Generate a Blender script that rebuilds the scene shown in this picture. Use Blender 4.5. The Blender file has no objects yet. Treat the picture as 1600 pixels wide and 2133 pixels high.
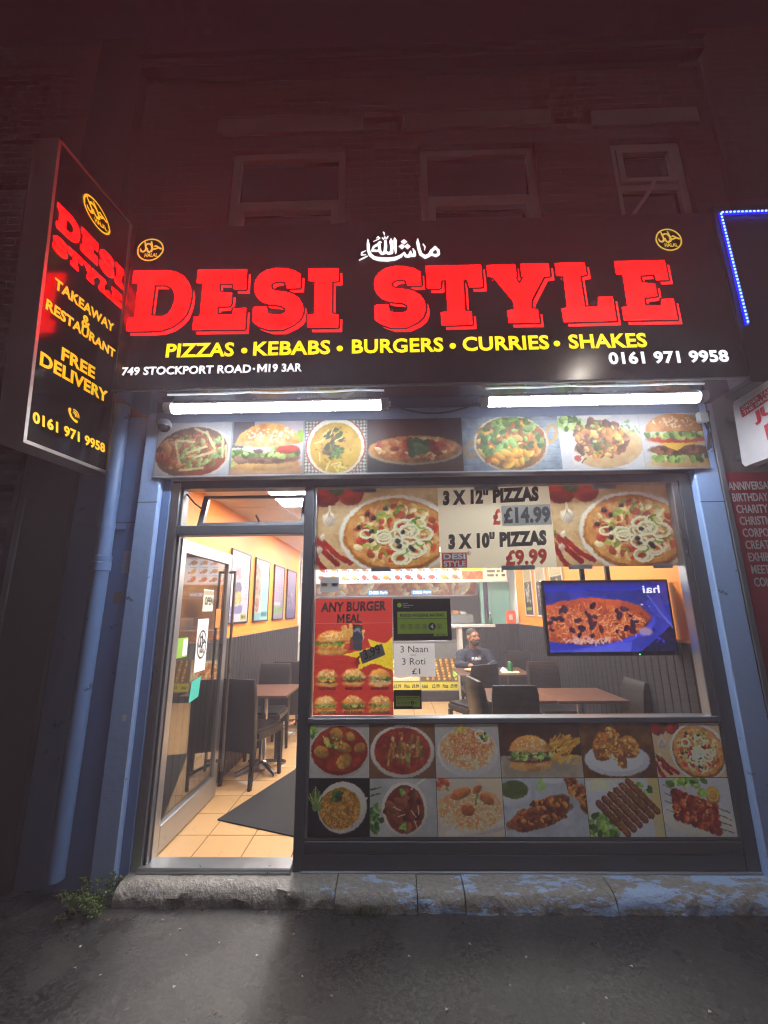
import bpy, bmesh, math, random
import numpy as np
from mathutils import Vector, Matrix
from mathutils.bvhtree import BVHTree
R = math.radians
SC = bpy.context.scene
C = SC.collection
random.seed(7)

# ------------------------------------------------------------------ camera, sky, exposure
# x = along the shopfront, y = into the shop (0 = outer face of the shopfront frame), z = up from the pavement
FPX = 875.465                                             # focal length in pixels of the 1600 px wide photograph
PITCH, YAW, ROLL = R(13.069), R(-1.1634), R(-.5811)
CAM = Vector((0, -3.0, 1.66))
_f = Vector((math.sin(YAW) * math.cos(PITCH), math.cos(YAW) * math.cos(PITCH), math.sin(PITCH)))
_r = Vector((math.cos(YAW), -math.sin(YAW), 0)); _u = _r.cross(_f)
_cr, _sr = math.cos(ROLL), math.sin(ROLL)
CR = _cr * _r + _sr * _u; CU = -_sr * _r + _cr * _u; CF = _f
cd = bpy.data.cameras.new('camera'); cam = bpy.data.objects.new('camera', cd); C.objects.link(cam)
cd.sensor_fit = 'HORIZONTAL'; cd.sensor_width = 36; cd.lens = FPX / 1600 * 36; cd.clip_start = .02; cd.clip_end = 500
m = Matrix.Identity(4)
for i in range(3): m[i][0], m[i][1], m[i][2], m[i][3] = CR[i], CU[i], -CF[i], CAM[i]
cam.matrix_world = m
SC.camera = cam

world = bpy.data.worlds.new('World'); SC.world = world; world.use_nodes = True
wn = world.node_tree.nodes; wl = world.node_tree.links
sky = wn.new('ShaderNodeTexSky'); sky.sky_type = 'NISHITA'; sky.sun_disc = False; sky.sun_elevation = R(-3); sky.sun_rotation = R(200)
tint = wn.new('ShaderNodeMix'); tint.data_type = 'RGBA'; tint.blend_type = 'MULTIPLY'; tint.inputs[0].default_value = 1
tint.inputs[7].default_value = (1, .32, .56, 1)           # town glow on low cloud
wl.new(sky.outputs[0], tint.inputs[6]); wl.new(tint.outputs[2], wn['Background'].inputs[0])
wn['Background'].inputs[1].default_value = .055
SC.view_settings.view_transform = 'Standard'; SC.view_settings.look = 'None'
SC.view_settings.exposure = .75; SC.view_settings.gamma = 1; SC.view_settings.use_curve_mapping = False
SC.cycles.use_denoising = True; SC.cycles.use_light_tree = False
SC.cycles.max_bounces = 6; SC.cycles.diffuse_bounces = 3; SC.cycles.glossy_bounces = 3; SC.cycles.transparent_max_bounces = 12; SC.cycles.caustics_reflective = False; SC.cycles.caustics_refractive = False
SC.cycles.sample_clamp_indirect = 4; SC.cycles.filter_width = 1.2
HAZE = .020
SC.cycles.use_adaptive_sampling = True; SC.cycles.adaptive_threshold = .03

# ------------------------------------------------------------------ helpers
def at(px, py, Y=0.0):
    """point of the plane y = Y that the photograph shows at pixel (px, py)"""
    d = CR * ((px - 800) / FPX) + CU * (-(py - 1066.5) / FPX) + CF
    return CAM + d * ((Y - CAM.y) / d.y)
def atx(px, py, X):
    d = CR * ((px - 800) / FPX) + CU * (-(py - 1066.5) / FPX) + CF
    return CAM + d * ((X - CAM.x) / d.x)
def lin(h):
    a = [int(h[i:i+2], 16) / 255 for i in (0, 2, 4)]
    return tuple(x / 12.92 if x <= .04045 else ((x + .055) / 1.055) ** 2.4 for x in a)
_m = {}
def mat(name, col, rough=.5, metal=0, var=.10, sc=9, bump=0, bsc=60, emit=0, rvar=.08, spec=.5, coat=0, stretch=None, dirt=None, quiet=False):
    if name in _m: return _m[name]
    M = bpy.data.materials.new(name); M.use_nodes = True; n = M.node_tree.nodes; l = M.node_tree.links; b = n['Principled BSDF']
    c = lin(col) if isinstance(col, str) else col
    tc = n.new('ShaderNodeTexCoord'); co = tc.outputs['Object']
    if stretch:
        mp = n.new('ShaderNodeMapping'); mp.inputs['Scale'].default_value = stretch; l.new(co, mp.inputs[0]); co = mp.outputs[0]
    nz = n.new('ShaderNodeTexNoise'); nz.inputs['Scale'].default_value = sc; nz.inputs['Detail'].default_value = 5; l.new(co, nz.inputs[0])
    mx = n.new('ShaderNodeMix'); mx.data_type = 'RGBA'
    mx.inputs[6].default_value = (*[x * (1 - var) for x in c], 1); mx.inputs[7].default_value = (*[min(1, x * (1 + var)) for x in c], 1)
    l.new(nz.outputs[0], mx.inputs[0]); out = mx.outputs[2]
    if dirt:
        n2 = n.new('ShaderNodeTexNoise'); n2.inputs['Scale'].default_value = dirt[1]; n2.inputs['Detail'].default_value = 7; n2.inputs['Roughness'].default_value = .65; l.new(tc.outputs['Object'], n2.inputs[0])
        rp = n.new('ShaderNodeValToRGB'); rp.color_ramp.elements[0].position = dirt[2]; rp.color_ramp.elements[1].position = dirt[2] + dirt[3]; l.new(n2.outputs[0], rp.inputs[0])
        m2 = n.new('ShaderNodeMix'); m2.data_type = 'RGBA'; l.new(rp.outputs[0], m2.inputs[0]); l.new(out, m2.inputs[6]); m2.inputs[7].default_value = (*lin(dirt[0]), 1); out = m2.outputs[2]
    l.new(out, b.inputs['Base Color'])
    mr = n.new('ShaderNodeMapRange'); mr.inputs[3].default_value = max(0, rough - rvar); mr.inputs[4].default_value = min(1, rough + rvar); l.new(nz.outputs[0], mr.inputs[0]); l.new(mr.outputs[0], b.inputs['Roughness'])
    b.inputs['Metallic'].default_value = metal; b.inputs['Specular IOR Level'].default_value = spec; b.inputs['Coat Weight'].default_value = coat
    if bump:
        nb = n.new('ShaderNodeTexNoise'); nb.inputs['Scale'].default_value = bsc; nb.inputs['Detail'].default_value = 4; l.new(co, nb.inputs[0])
        bp = n.new('ShaderNodeBump'); bp.inputs['Strength'].default_value = bump; bp.inputs['Distance'].default_value = .01; l.new(nb.outputs[0], bp.inputs['Height']); l.new(bp.outputs[0], b.inputs['Normal'])
    if emit:
        b.inputs['Emission Color'].default_value = (*c, 1); b.inputs['Emission Strength'].default_value = emit
    if quiet: M.cycles.emission_sampling = 'NONE'
    _m[name] = M; return M
def glass(name, tint=(1, 1, 1), refl=1.0, rough=.0, dirty=.02):
    """thin pane: clear with a fresnel mirror and a little dirt"""
    if name in _m: return _m[name]
    M = bpy.data.materials.new(name); M.use_nodes = True; n = M.node_tree.nodes; l = M.node_tree.links; n.clear()
    o = n.new('ShaderNodeOutputMaterial'); t = n.new('ShaderNodeBsdfTransparent'); t.inputs[0].default_value = (*tint, 1)
    g = n.new('ShaderNodeBsdfGlossy'); g.inputs['Roughness'].default_value = rough; d = n.new('ShaderNodeBsdfDiffuse'); d.inputs[0].default_value = (.5, .5, .5, 1)
    fr = n.new('ShaderNodeLayerWeight'); fr.inputs[0].default_value = .5; pw = n.new('ShaderNodeMath'); pw.operation = 'POWER'; pw.inputs[1].default_value = 5; l.new(fr.outputs['Facing'], pw.inputs[0]); mu = n.new('ShaderNodeMath'); mu.operation = 'MULTIPLY_ADD'; mu.inputs[1].default_value = .9 * refl; mu.inputs[2].default_value = .035 * refl; l.new(pw.outputs[0], mu.inputs[0])
    tc = n.new('ShaderNodeTexCoord'); nz = n.new('ShaderNodeTexNoise'); nz.inputs['Scale'].default_value = 3; nz.inputs['Detail'].default_value = 6; l.new(tc.outputs['Object'], nz.inputs[0])
    m2 = n.new('ShaderNodeMath'); m2.operation = 'MULTIPLY'; m2.inputs[1].default_value = dirty * 2; l.new(nz.outputs[0], m2.inputs[0])
    a = n.new('ShaderNodeMixShader'); b = n.new('ShaderNodeMixShader'); l.new(m2.outputs[0], a.inputs[0]); l.new(t.outputs[0], a.inputs[1]); l.new(d.outputs[0], a.inputs[2])
    l.new(mu.outputs[0], b.inputs[0]); l.new(a.outputs[0], b.inputs[1]); l.new(g.outputs[0], b.inputs[2]); l.new(b.outputs[0], o.inputs[0])
    _m[name] = M; return M
def printmat(name, rough=.35, emit=0, gain=1.0, spec=.4):
    """flat print: colour comes from the sheet's painted colour grid"""
    if name in _m: return _m[name]
    M = bpy.data.materials.new(name); M.use_nodes = True; n = M.node_tree.nodes; l = M.node_tree.links; b = n['Principled BSDF']
    a = n.new('ShaderNodeVertexColor'); a.layer_name = 'print'; g = n.new('ShaderNodeMix'); g.data_type = 'RGBA'; g.blend_type = 'MULTIPLY'; g.inputs[0].default_value = 1; g.inputs[7].default_value = (gain, gain, gain, 1)
    l.new(a.outputs[0], g.inputs[6]); l.new(g.outputs[2], b.inputs['Base Color']); b.inputs['Roughness'].default_value = rough; b.inputs['Specular IOR Level'].default_value = spec
    if emit: l.new(a.outputs[0], b.inputs['Emission Color']); b.inputs['Emission Strength'].default_value = emit; g.inputs[7].default_value = (.1, .1, .1, 1); M.cycles.emission_sampling = 'NONE'
    _m[name] = M; return M

def paper(M, f=.30):
    """thin paper or film: part of the light from behind shines through"""
    n = M.node_tree.nodes; l = M.node_tree.links; b = n['Principled BSDF']; o = next(k for k in n if k.type == 'OUTPUT_MATERIAL')
    t = n.new('ShaderNodeBsdfTranslucent'); mx = n.new('ShaderNodeMixShader'); mx.inputs[0].default_value = f
    l.new(b.inputs['Base Color'].links[0].from_socket, t.inputs[0]); l.new(b.outputs[0], mx.inputs[1]); l.new(t.outputs[0], mx.inputs[2]); l.new(mx.outputs[0], o.inputs[0]); return M
def wloc(o):
    p = Vector((0, 0, 0))
    while o is not None: p += o.location; o = o.parent
    return p
class MB:
    def __init__(s): s.v = []; s.f = []
    def add(s, vs, fs):
        o = len(s.v); s.v += [tuple(v) for v in vs]; s.f += [tuple(i + o for i in f) for f in fs]; return s
    def box(s, x0, x1, y0, y1, z0, z1, c=0):
        if c <= 0:
            return s.add([(x, y, z) for z in (z0, z1) for y in (y0, y1) for x in (x0, x1)], [(0, 2, 3, 1), (4, 5, 7, 6), (0, 1, 5, 4), (2, 6, 7, 3), (0, 4, 6, 2), (1, 3, 7, 5)])
        bm = bmesh.new(); bmesh.ops.create_cube(bm, size=1)
        for v in bm.verts: v.co = ((x0 + x1) / 2 + v.co.x * (x1 - x0), (y0 + y1) / 2 + v.co.y * (y1 - y0), (z0 + z1) / 2 + v.co.z * (z1 - z0))
        bmesh.ops.bevel(bm, geom=bm.edges[:], offset=min(c, .45 * min(x1 - x0, y1 - y0, z1 - z0)), segments=1 if c < .012 else 2, affect='EDGES')
        bm.verts.index_update(); s.add([v.co[:] for v in bm.verts], [[v.index for v in f.verts] for f in bm.faces]); bm.free(); return s
    def cyl(s, p0, p1, r0, r1=None, n=14, caps=True):
        p0 = Vector(p0); p1 = Vector(p1); r1 = r0 if r1 is None else r1; d = (p1 - p0).normalized(); a = d.orthogonal().normalized(); b = d.cross(a)
        vs = []
        for p, r in ((p0, r0), (p1, r1)):
            for i in range(n): t = 2 * math.pi * i / n; vs.append(p + a * (r * math.cos(t)) + b * (r * math.sin(t)))
        fs = [(i, (i + 1) % n, n + (i + 1) % n, n + i) for i in range(n)]
        if caps: fs += [tuple(range(n - 1, -1, -1)), tuple(range(n, 2 * n))]
        return s.add(vs, fs)
    def tube(s, pts, r, n=8):
        pts = [Vector(p) for p in pts]; vs = []; a = None
        for i, p in enumerate(pts):
            d = (pts[min(i + 1, len(pts) - 1)] - pts[max(i - 1, 0)]).normalized()
            a = d.orthogonal().normalized() if a is None else (a - d * a.dot(d)).normalized(); b = d.cross(a)
            for k in range(n): t = 2 * math.pi * k / n; vs.append(p + a * (r * math.cos(t)) + b * (r * math.sin(t)))
        fs = [(i * n + k, i * n + (k + 1) % n, (i + 1) * n + (k + 1) % n, (i + 1) * n + k) for i in range(len(pts) - 1) for k in range(n)]
        fs += [tuple(range(n - 1, -1, -1)), tuple(range((len(pts) - 1) * n, len(pts) * n))]
        return s.add(vs, fs)
    def lathe(s, prof, o=(0, 0, 0), n=20):
        o = Vector(o); vs = [o + Vector((r * math.cos(2 * math.pi * k / n), r * math.sin(2 * math.pi * k / n), z)) for r, z in prof for k in range(n)]
        return s.add(vs, [(i * n + k, i * n + (k + 1) % n, (i + 1) * n + (k + 1) % n, (i + 1) * n + k) for i in range(len(prof) - 1) for k in range(n)])
    def quad(s, a, b, c, d): return s.add([a, b, c, d], [(0, 1, 2, 3)])
    def sheet(s, a, b, c, d, t):
        """thin slab with front corners a b c d (ccw seen from the front), thickness t to the back"""
        a, b, c, d = map(Vector, (a, b, c, d)); nn = (b - a).cross(d - a).normalized() * -t
        return s.add([a, b, c, d, a + nn, b + nn, c + nn, d + nn], [(0, 1, 2, 3), (7, 6, 5, 4), (0, 4, 5, 1), (1, 5, 6, 2), (2, 6, 7, 3), (3, 7, 4, 0)])
    def build(s, name, material, parent=None, smooth=False, world=True, angle=35):
        me = bpy.data.meshes.new(name); o = bpy.data.objects.new(name, me); C.objects.link(o)
        V = np.array(s.v, float); off = np.zeros(3)
        if world:
            off = np.array([(V[:, 0].min() + V[:, 0].max()) / 2, (V[:, 1].min() + V[:, 1].max()) / 2, V[:, 2].min()])
            o.location = Vector(off) - (wloc(parent) if parent else Vector())
        me.from_pydata((V - off).tolist(), [], s.f); me.validate(); me.update()
        if smooth:
            me.polygons.foreach_set('use_smooth', [True] * len(me.polygons)); me.set_sharp_from_angle(angle=R(angle))
        me.materials.append(material)
        if parent: o.parent = parent
        return o
def tag(o, label, cat, group=None):
    o['label'] = label; o['category'] = cat
    if group: o['group'] = group
    return o
def thing(name, label, cat, loc=(0, 0, 0), rz=0, group=None):
    o = bpy.data.objects.new(name, None); C.objects.link(o); o.location = loc; o.rotation_euler = (0, 0, rz); o.empty_display_size = .1
    return tag(o, label, cat, group)
def struct(o): o['kind'] = 'structure'; return o
def dup(o, loc=None, rz=None, label=None, parent=None):
    c = o.copy(); C.objects.link(c); c.parent = parent
    if loc is not None: c.location = loc
    if rz is not None: c.rotation_euler = (0, 0, rz)
    if label: c['label'] = label
    for ch in list(o.children): dup(ch, parent=c)
    return c
def share(o, name, loc, parent, scale=None, rot=None):
    c = bpy.data.objects.new(name, o.data); C.objects.link(c); c.parent = parent; c.location = Vector(loc) - wloc(parent)
    if scale: c.scale = scale
    if rot: c.rotation_euler = rot
    return c
def picture(name, cv, a, b, c, d, parent, material, label=None, warp=.010):
    """finely divided sheet a b c d (bottom left, bottom right, top right, top left) carrying a painted print"""
    a, b, c, d = [np.array(Vector(p)) for p in (a, b, c, d)]; h, w = cv.h, cv.w
    img = cv.c
    if warp:                                             # ragged edges, as in a photograph
        du = (fbm(cv.u, cv.v, 26, cv.seed + 31) - .5) * 2 * warp * 1.6; dv = (fbm(cv.u, cv.v, 26, cv.seed + 41) - .5) * 2 * warp * 1.6
        xi = np.clip(((cv.u + du) * h).astype(int), 0, w - 1); yi = np.clip(((cv.v + dv) * h).astype(int), 0, h - 1); img = img[yi, xi]
    col = np.ones((h, w, 4), np.float32); s = np.clip(img, 0, 1); col[..., :3] = np.where(s <= .04045, s / 12.92, ((s + .055) / 1.055) ** 2.4)
    u = np.linspace(0, 1, w)[None, :, None]; v = 1 - np.linspace(0, 1, h)[:, None, None]
    P = (a * (1 - u) + b * u) * (1 - v) + (d * (1 - u) + c * u) * v
    o0 = P.reshape(-1, 3).mean(0); P = (P - o0).reshape(-1, 3)
    me = bpy.data.meshes.new(name); me.vertices.add(w * h); me.vertices.foreach_set('co', P.astype(np.float32).ravel())
    i = (np.arange(h - 1)[:, None] * w + np.arange(w - 1)[None, :]).ravel(); F = np.stack([i + w, i + w + 1, i + 1, i], 1)
    me.loops.add(F.size); me.loops.foreach_set('vertex_index', F.astype(np.int32).ravel()); me.polygons.add(len(F)); me.polygons.foreach_set('loop_start', (np.arange(len(F)) * 4).astype(np.int32)); me.update(calc_edges=True)
    at_ = me.color_attributes.new('print', 'FLOAT_COLOR', 'POINT'); at_.data.foreach_set('color', col.ravel())
    me.materials.append(material); o = bpy.data.objects.new(name, me); C.objects.link(o); o.location = Vector(o0) - (wloc(parent) if parent else Vector())
    if parent: o.parent = parent
    if label: o['label'] = label
    return o
# lettering: outlines of the built-in font and of hand-drawn polygons, all converted once while the scene is still empty
_txt = {}
def prep(texts, polys):
    obs = []
    for s, bold in texts:
        cu = bpy.data.curves.new('t', 'FONT'); cu.body = s; cu.offset = bold; cu.resolution_u = 3; cu.space_character = 1 + bold * 1.2
        o = bpy.data.objects.new('t', cu); C.objects.link(o); obs.append((('T', s, bold), o))
    for key, loops, off in polys:
        cu = bpy.data.curves.new('t', 'CURVE'); cu.dimensions = '2D'; cu.fill_mode = 'BOTH'; cu.offset = off
        for lp in loops:
            sp = cu.splines.new('POLY'); sp.points.add(len(lp) - 1); sp.use_cyclic_u = True
            for p, q in zip(sp.points, lp): p.co = (q[0], q[1], 0, 1)
        o = bpy.data.objects.new('t', cu); C.objects.link(o); obs.append((key, o))
    dg = bpy.context.evaluated_depsgraph_get(); dg.update()
    for k, o in obs:
        me = bpy.data.meshes.new_from_object(o.evaluated_get(dg))
        V = np.array([v.co[:] for v in me.vertices]); _txt[k] = (V, [tuple(p.vertices) for p in me.polygons]); bpy.data.meshes.remove(me)
    for k, o in obs: cu = o.data; bpy.data.objects.remove(o); bpy.data.curves.remove(cu)
def solid(V3, faces, thick):
    """V3: flat outline mesh; give it a thickness along its normal (front stays in place)"""
    mb = MB(); n = len(V3)
    nn = None
    for f in faces:
        a, b, c = (Vector(V3[f[0]]), Vector(V3[f[1]]), Vector(V3[f[2]])); q = (b - a).cross(c - a)
        if q.length > 1e-9: nn = q.normalized() if nn is None else nn; break
    if thick <= 0: return mb.add(V3, faces), nn
    ed = {}
    for f in faces:
        for i in range(len(f)):
            e = (f[i], f[(i + 1) % len(f)]); k = tuple(sorted(e)); ed[k] = None if k in ed else e
    vs = list(map(Vector, V3)); back = [v - nn * thick for v in vs]
    fs = list(faces) + [(e[1], e[0], e[0] + n, e[1] + n) for e in ed.values() if e]
    return mb.add(vs + back, fs), nn
def flat(key, M, front):
    """outline mesh 'key' mapped by function M (x, y -> point); faces turned towards 'front'"""
    V, F = _txt[key]; P = [Vector(M(x, y)) for x, y in V[:, :2]]
    for f in F:
        q = (P[f[1]] - P[f[0]]).cross(P[f[2]] - P[f[0]])
        if q.length > 1e-10: break
    if q.dot(Vector(front)) < 0: F = [f[::-1] for f in F]
    return P, F
def text(name, s, bl, br, tl, material, parent, bold=.02, lift=.003, thick=0, front=(0, -1, 0), label=None):
    """lettering fitted to the parallelogram bl br tl, standing 'lift' proud of it"""
    key = ('T', s, bold); V, F = _txt[key]; lo = V[:, :2].min(0); hi = V[:, :2].max(0); bl, br, tl = Vector(bl), Vector(br), Vector(tl); fr = Vector(front).normalized() * lift
    P, F = flat(key, lambda x, y: bl + (br - bl) * ((x - lo[0]) / (hi[0] - lo[0])) + (tl - bl) * ((y - lo[1]) / (hi[1] - lo[1])) + fr, front)
    xs = V[:, 0]; segs = sorted((min(xs[i] for i in f), max(xs[i] for i in f)) for f in F); cuts = []; e = segs[0][1]
    for a, b in segs:
        if a - e > .19 * (hi[1] - lo[1]): cuts.append((a + e) / 2)
        e = max(e, b)
    o = None                                              # one object for each word
    for c0, c1 in zip([-1e9] + cuts, cuts + [1e9]):
        G = [f for f in F if c0 < xs[f[0]] < c1]; use = sorted({i for f in G for i in f}); ix = {v: k for k, v in enumerate(use)}
        o = solid([P[i] for i in use], [tuple(ix[i] for i in f) for f in G], thick)[0].build(name, material, parent)
        if label: o['label'] = label
    return o
def letter_m(bl, br, tl, material, parent, lift=.003, thick=0, front=(0, -1, 0)):
    bl, br, tl = Vector(bl), Vector(br), Vector(tl); fr = Vector(front).normalized() * lift; f = lambda x, y: bl + (br - bl) * x + (tl - bl) * y + fr
    mb = MB()
    for q_ in ([(0, 0), (.22, 0), (.22, 1), (0, 1)], [(.78, 0), (1, 0), (1, 1), (.78, 1)], [(.22, 1), (.22, .62), (.5, .08), (.5, .47)], [(.5, .47), (.5, .08), (.78, .62), (.78, 1)]): mb.add([f(*p_) for p_ in q_], [(0, 1, 2, 3)])
    return mb.build('lettering', material, parent)
def stroke(pts, n=10):
    """outline (list of loops) of a brush stroke with points (x, y, half width): returns polygons to fill separately"""
    out = []
    for (x0, y0, r0), (x1, y1, r1) in zip(pts[:-1], pts[1:]):
        d = math.hypot(x1 - x0, y1 - y0) + 1e-9; nx, ny = -(y1 - y0) / d, (x1 - x0) / d
        out.append([(x0 + nx * r0, y0 + ny * r0), (x0 - nx * r0, y0 - ny * r0), (x1 - nx * r1, y1 - ny * r1), (x1 + nx * r1, y1 + ny * r1)])
    for x, y, r in pts: out.append([(x + r * math.cos(2 * math.pi * k / n), y + r * math.sin(2 * math.pi * k / n)) for k in range(n)])
    return out
def brush(polys, M, front, material, name, parent, dz=.0002):
    """many small overlapping convex pieces (brush writing), each lifted a hair above the one before"""
    mb = MB(); fr = Vector(front)
    for i, lp in enumerate(polys):
        P = [Vector(M(x, y)) + fr * (dz * (i % 17)) for x, y in lp]
        q = (P[1] - P[0]).cross(P[2] - P[0])
        if q.dot(fr) < 0: P = P[::-1]
        mb.add(P, [tuple(range(len(P)))])
    return mb.build(name, material, parent)
# ------------------------------------------------------------------ painter for flat printed pictures
# Prints (food photographs on boards, posters, menus, the TV picture) are painted into a small colour grid and
# become vertex colours of a flat, finely divided sheet.
def hexc(h):
    return np.array([int(h[i:i+2], 16) for i in (0, 2, 4)], float) / 255
def vnoise(u, v, sc, seed):
    r = np.random.RandomState(seed); g = r.rand(64, 64)
    x = u * sc + seed * 1.7; y = v * sc + seed * 3.1
    xi = np.floor(x).astype(int); yi = np.floor(y).astype(int); fx = x - xi; fy = y - yi
    fx = fx * fx * (3 - 2 * fx); fy = fy * fy * (3 - 2 * fy)
    a = g[xi % 64, yi % 64]; b = g[(xi + 1) % 64, yi % 64]; c = g[xi % 64, (yi + 1) % 64]; d = g[(xi + 1) % 64, (yi + 1) % 64]
    return (a * (1 - fx) + b * fx) * (1 - fy) + (c * (1 - fx) + d * fx) * fy
def fbm(u, v, sc, seed):
    return (vnoise(u, v, sc, seed) * .5 + vnoise(u, v, sc * 2.1, seed + 1) * .3 + vnoise(u, v, sc * 4.3, seed + 2) * .2)
class Canvas:
    def __init__(s, asp, h=104, bg='808080', seed=1):
        s.h = h; s.w = max(4, int(round(h * asp))); s.asp = asp
        s.v, s.u = np.meshgrid((np.arange(s.h) + .5) / s.h, (np.arange(s.w) + .5) / s.w * asp, indexing='ij')
        s.c = np.empty((s.h, s.w, 3)); s.c[:] = hexc(bg) if isinstance(bg, str) else bg
        s.r = np.random.RandomState(seed); s.seed = seed
    def sl(s, x0, x1, y0, y1):
        k = s.h
        return slice(max(0, int(y0 * k) - 2), min(s.h, int(y1 * k) + 3)), slice(max(0, int(x0 * k) - 2), min(s.w, int(x1 * k) + 3))
    def blend(s, S, m, col, n=None):
        if isinstance(col, str): C = hexc(col)
        elif isinstance(col, tuple):
            sc = col[2] if len(col) > 2 else 18
            f = np.clip((fbm(s.u[S], s.v[S], sc, s.seed + 5) - .3) * 2.5, 0, 1)[..., None]
            C = hexc(col[0]) * (1 - f) + hexc(col[1]) * f
        else: C = col
        if n is not None: C = np.clip(C * n[..., None], 0, 1)
        s.c[S] = s.c[S] * (1 - m[..., None]) + C * m[..., None]
    def rect(s, x0, y0, x1, y1, col, a=1):
        S = s.sl(x0, x1, y0, y1); u = s.u[S]; v = s.v[S]; k = s.h
        m = np.clip((u - x0) * k + .5, 0, 1) * np.clip((x1 - u) * k + .5, 0, 1) * np.clip((v - y0) * k + .5, 0, 1) * np.clip((y1 - v) * k + .5, 0, 1)
        s.blend(S, m * a, col)
    def grad(s, y0, y1, c0, c1):
        f = np.clip((s.v - y0) / (y1 - y0), 0, 1)[..., None]; m = ((s.v >= y0) & (s.v <= y1))[..., None]
        s.c = np.where(m, hexc(c0) * (1 - f) + hexc(c1) * f, s.c)
    def e(s, cx, cy, rx, ry, col, rot=0, a=1, soft=.018, wob=0, ws=7, hl=0, top=None):
        R = max(rx, ry) * (1.1 + wob); S = s.sl(cx - R, cx + R, cy - R, cy + R)
        if S[0].stop <= S[0].start or S[1].stop <= S[1].start: return
        u = s.u[S] - cx; v = s.v[S] - cy; c, n = math.cos(rot), math.sin(rot)
        p = (u * c + v * n) / rx; q = (-u * n + v * c) / ry
        d = np.sqrt(p * p + q * q)
        if wob: d = d + wob * 2 * (fbm(s.u[S], s.v[S], ws, s.seed + 11) - .5)
        m = np.clip((1 - d) * min(rx, ry) / soft + .5, 0, 1) * a
        if top is not None: m = m * np.clip((top - s.v[S]) * s.h + .5, 0, 1)
        sh = None
        if hl: sh = 1 + hl * np.clip(-q * .7 - p * .3, -1, 1)
        s.blend(S, m, col, sh)
    def line(s, pts, w, col, a=1, hl=0):
        for (x0, y0), (x1, y1) in zip(pts[:-1], pts[1:]):
            S = s.sl(min(x0, x1) - w, max(x0, x1) + w, min(y0, y1) - w, max(y0, y1) + w)
            if S[0].stop <= S[0].start or S[1].stop <= S[1].start: continue
            u = s.u[S]; v = s.v[S]; dx, dy = x1 - x0, y1 - y0; L = dx * dx + dy * dy + 1e-9
            t = np.clip(((u - x0) * dx + (v - y0) * dy) / L, 0, 1)
            d = np.hypot(u - x0 - t * dx, v - y0 - t * dy)
            s.blend(S, np.clip((w - d) * s.h + .5, 0, 1) * a, col)
    def ring(s, cx, cy, rx, ry, w, col, rot=0, a=1):
        pts = []
        for i in range(25):
            t = i * math.pi / 12; x, y = rx * math.cos(t), ry * math.sin(t)
            pts.append((cx + x * math.cos(rot) - y * math.sin(rot), cy + x * math.sin(rot) + y * math.cos(rot)))
        s.line(pts, w, col, a)
    def scat(s, n, cx, cy, rx, ry, s0, s1, cols, el=1.6, hl=.25, rot=None, a=1, spread=1):
        for i in range(n):
            r = math.sqrt(s.r.rand()) * spread; t = s.r.rand() * 6.283; k = s0 + (s1 - s0) * s.r.rand()
            s.e(cx + rx * r * math.cos(t), cy + ry * r * math.sin(t), k * el, k, cols[s.r.randint(len(cols))],
                rot=(s.r.rand() * 3.14 if rot is None else rot + (s.r.rand() - .5) * .5), soft=.012, hl=hl, a=a)
    def poly(s, pts, col, a=1):
        xs = [p[0] for p in pts]; ys = [p[1] for p in pts]; S = s.sl(min(xs), max(xs), min(ys), max(ys)); u = s.u[S]; v = s.v[S]
        m = np.zeros(u.shape, bool)
        for (x0, y0), (x1, y1) in zip(pts, pts[1:] + pts[:1]):
            if y0 == y1: continue
            m ^= ((v < y0) != (v < y1)) & (u < (x1 - x0) * (v - y0) / (y1 - y0) + x0)
        s.blend(S, m.astype(float) * a, col)
    def grain(s, a=.06, sc=60):
        s.c = np.clip(s.c * (1 + a * 2 * (fbm(s.u, s.v, sc, s.seed + 21) - .5))[..., None], 0, 1)
    def words(s, x0, y0, x1, y1, col, rows=1, gap=.35):        # rows of unreadably small print
        rh = (y1 - y0) / rows
        for r in range(rows):
            x = x0
            while x < x1:
                w = rh * (.5 + 1.6 * s.r.rand()); xe = min(x1, x + w)
                s.rect(x, y0 + r * rh, xe, y0 + r * rh + rh * (1 - gap), col, .85); x = xe + rh * .35

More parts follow.
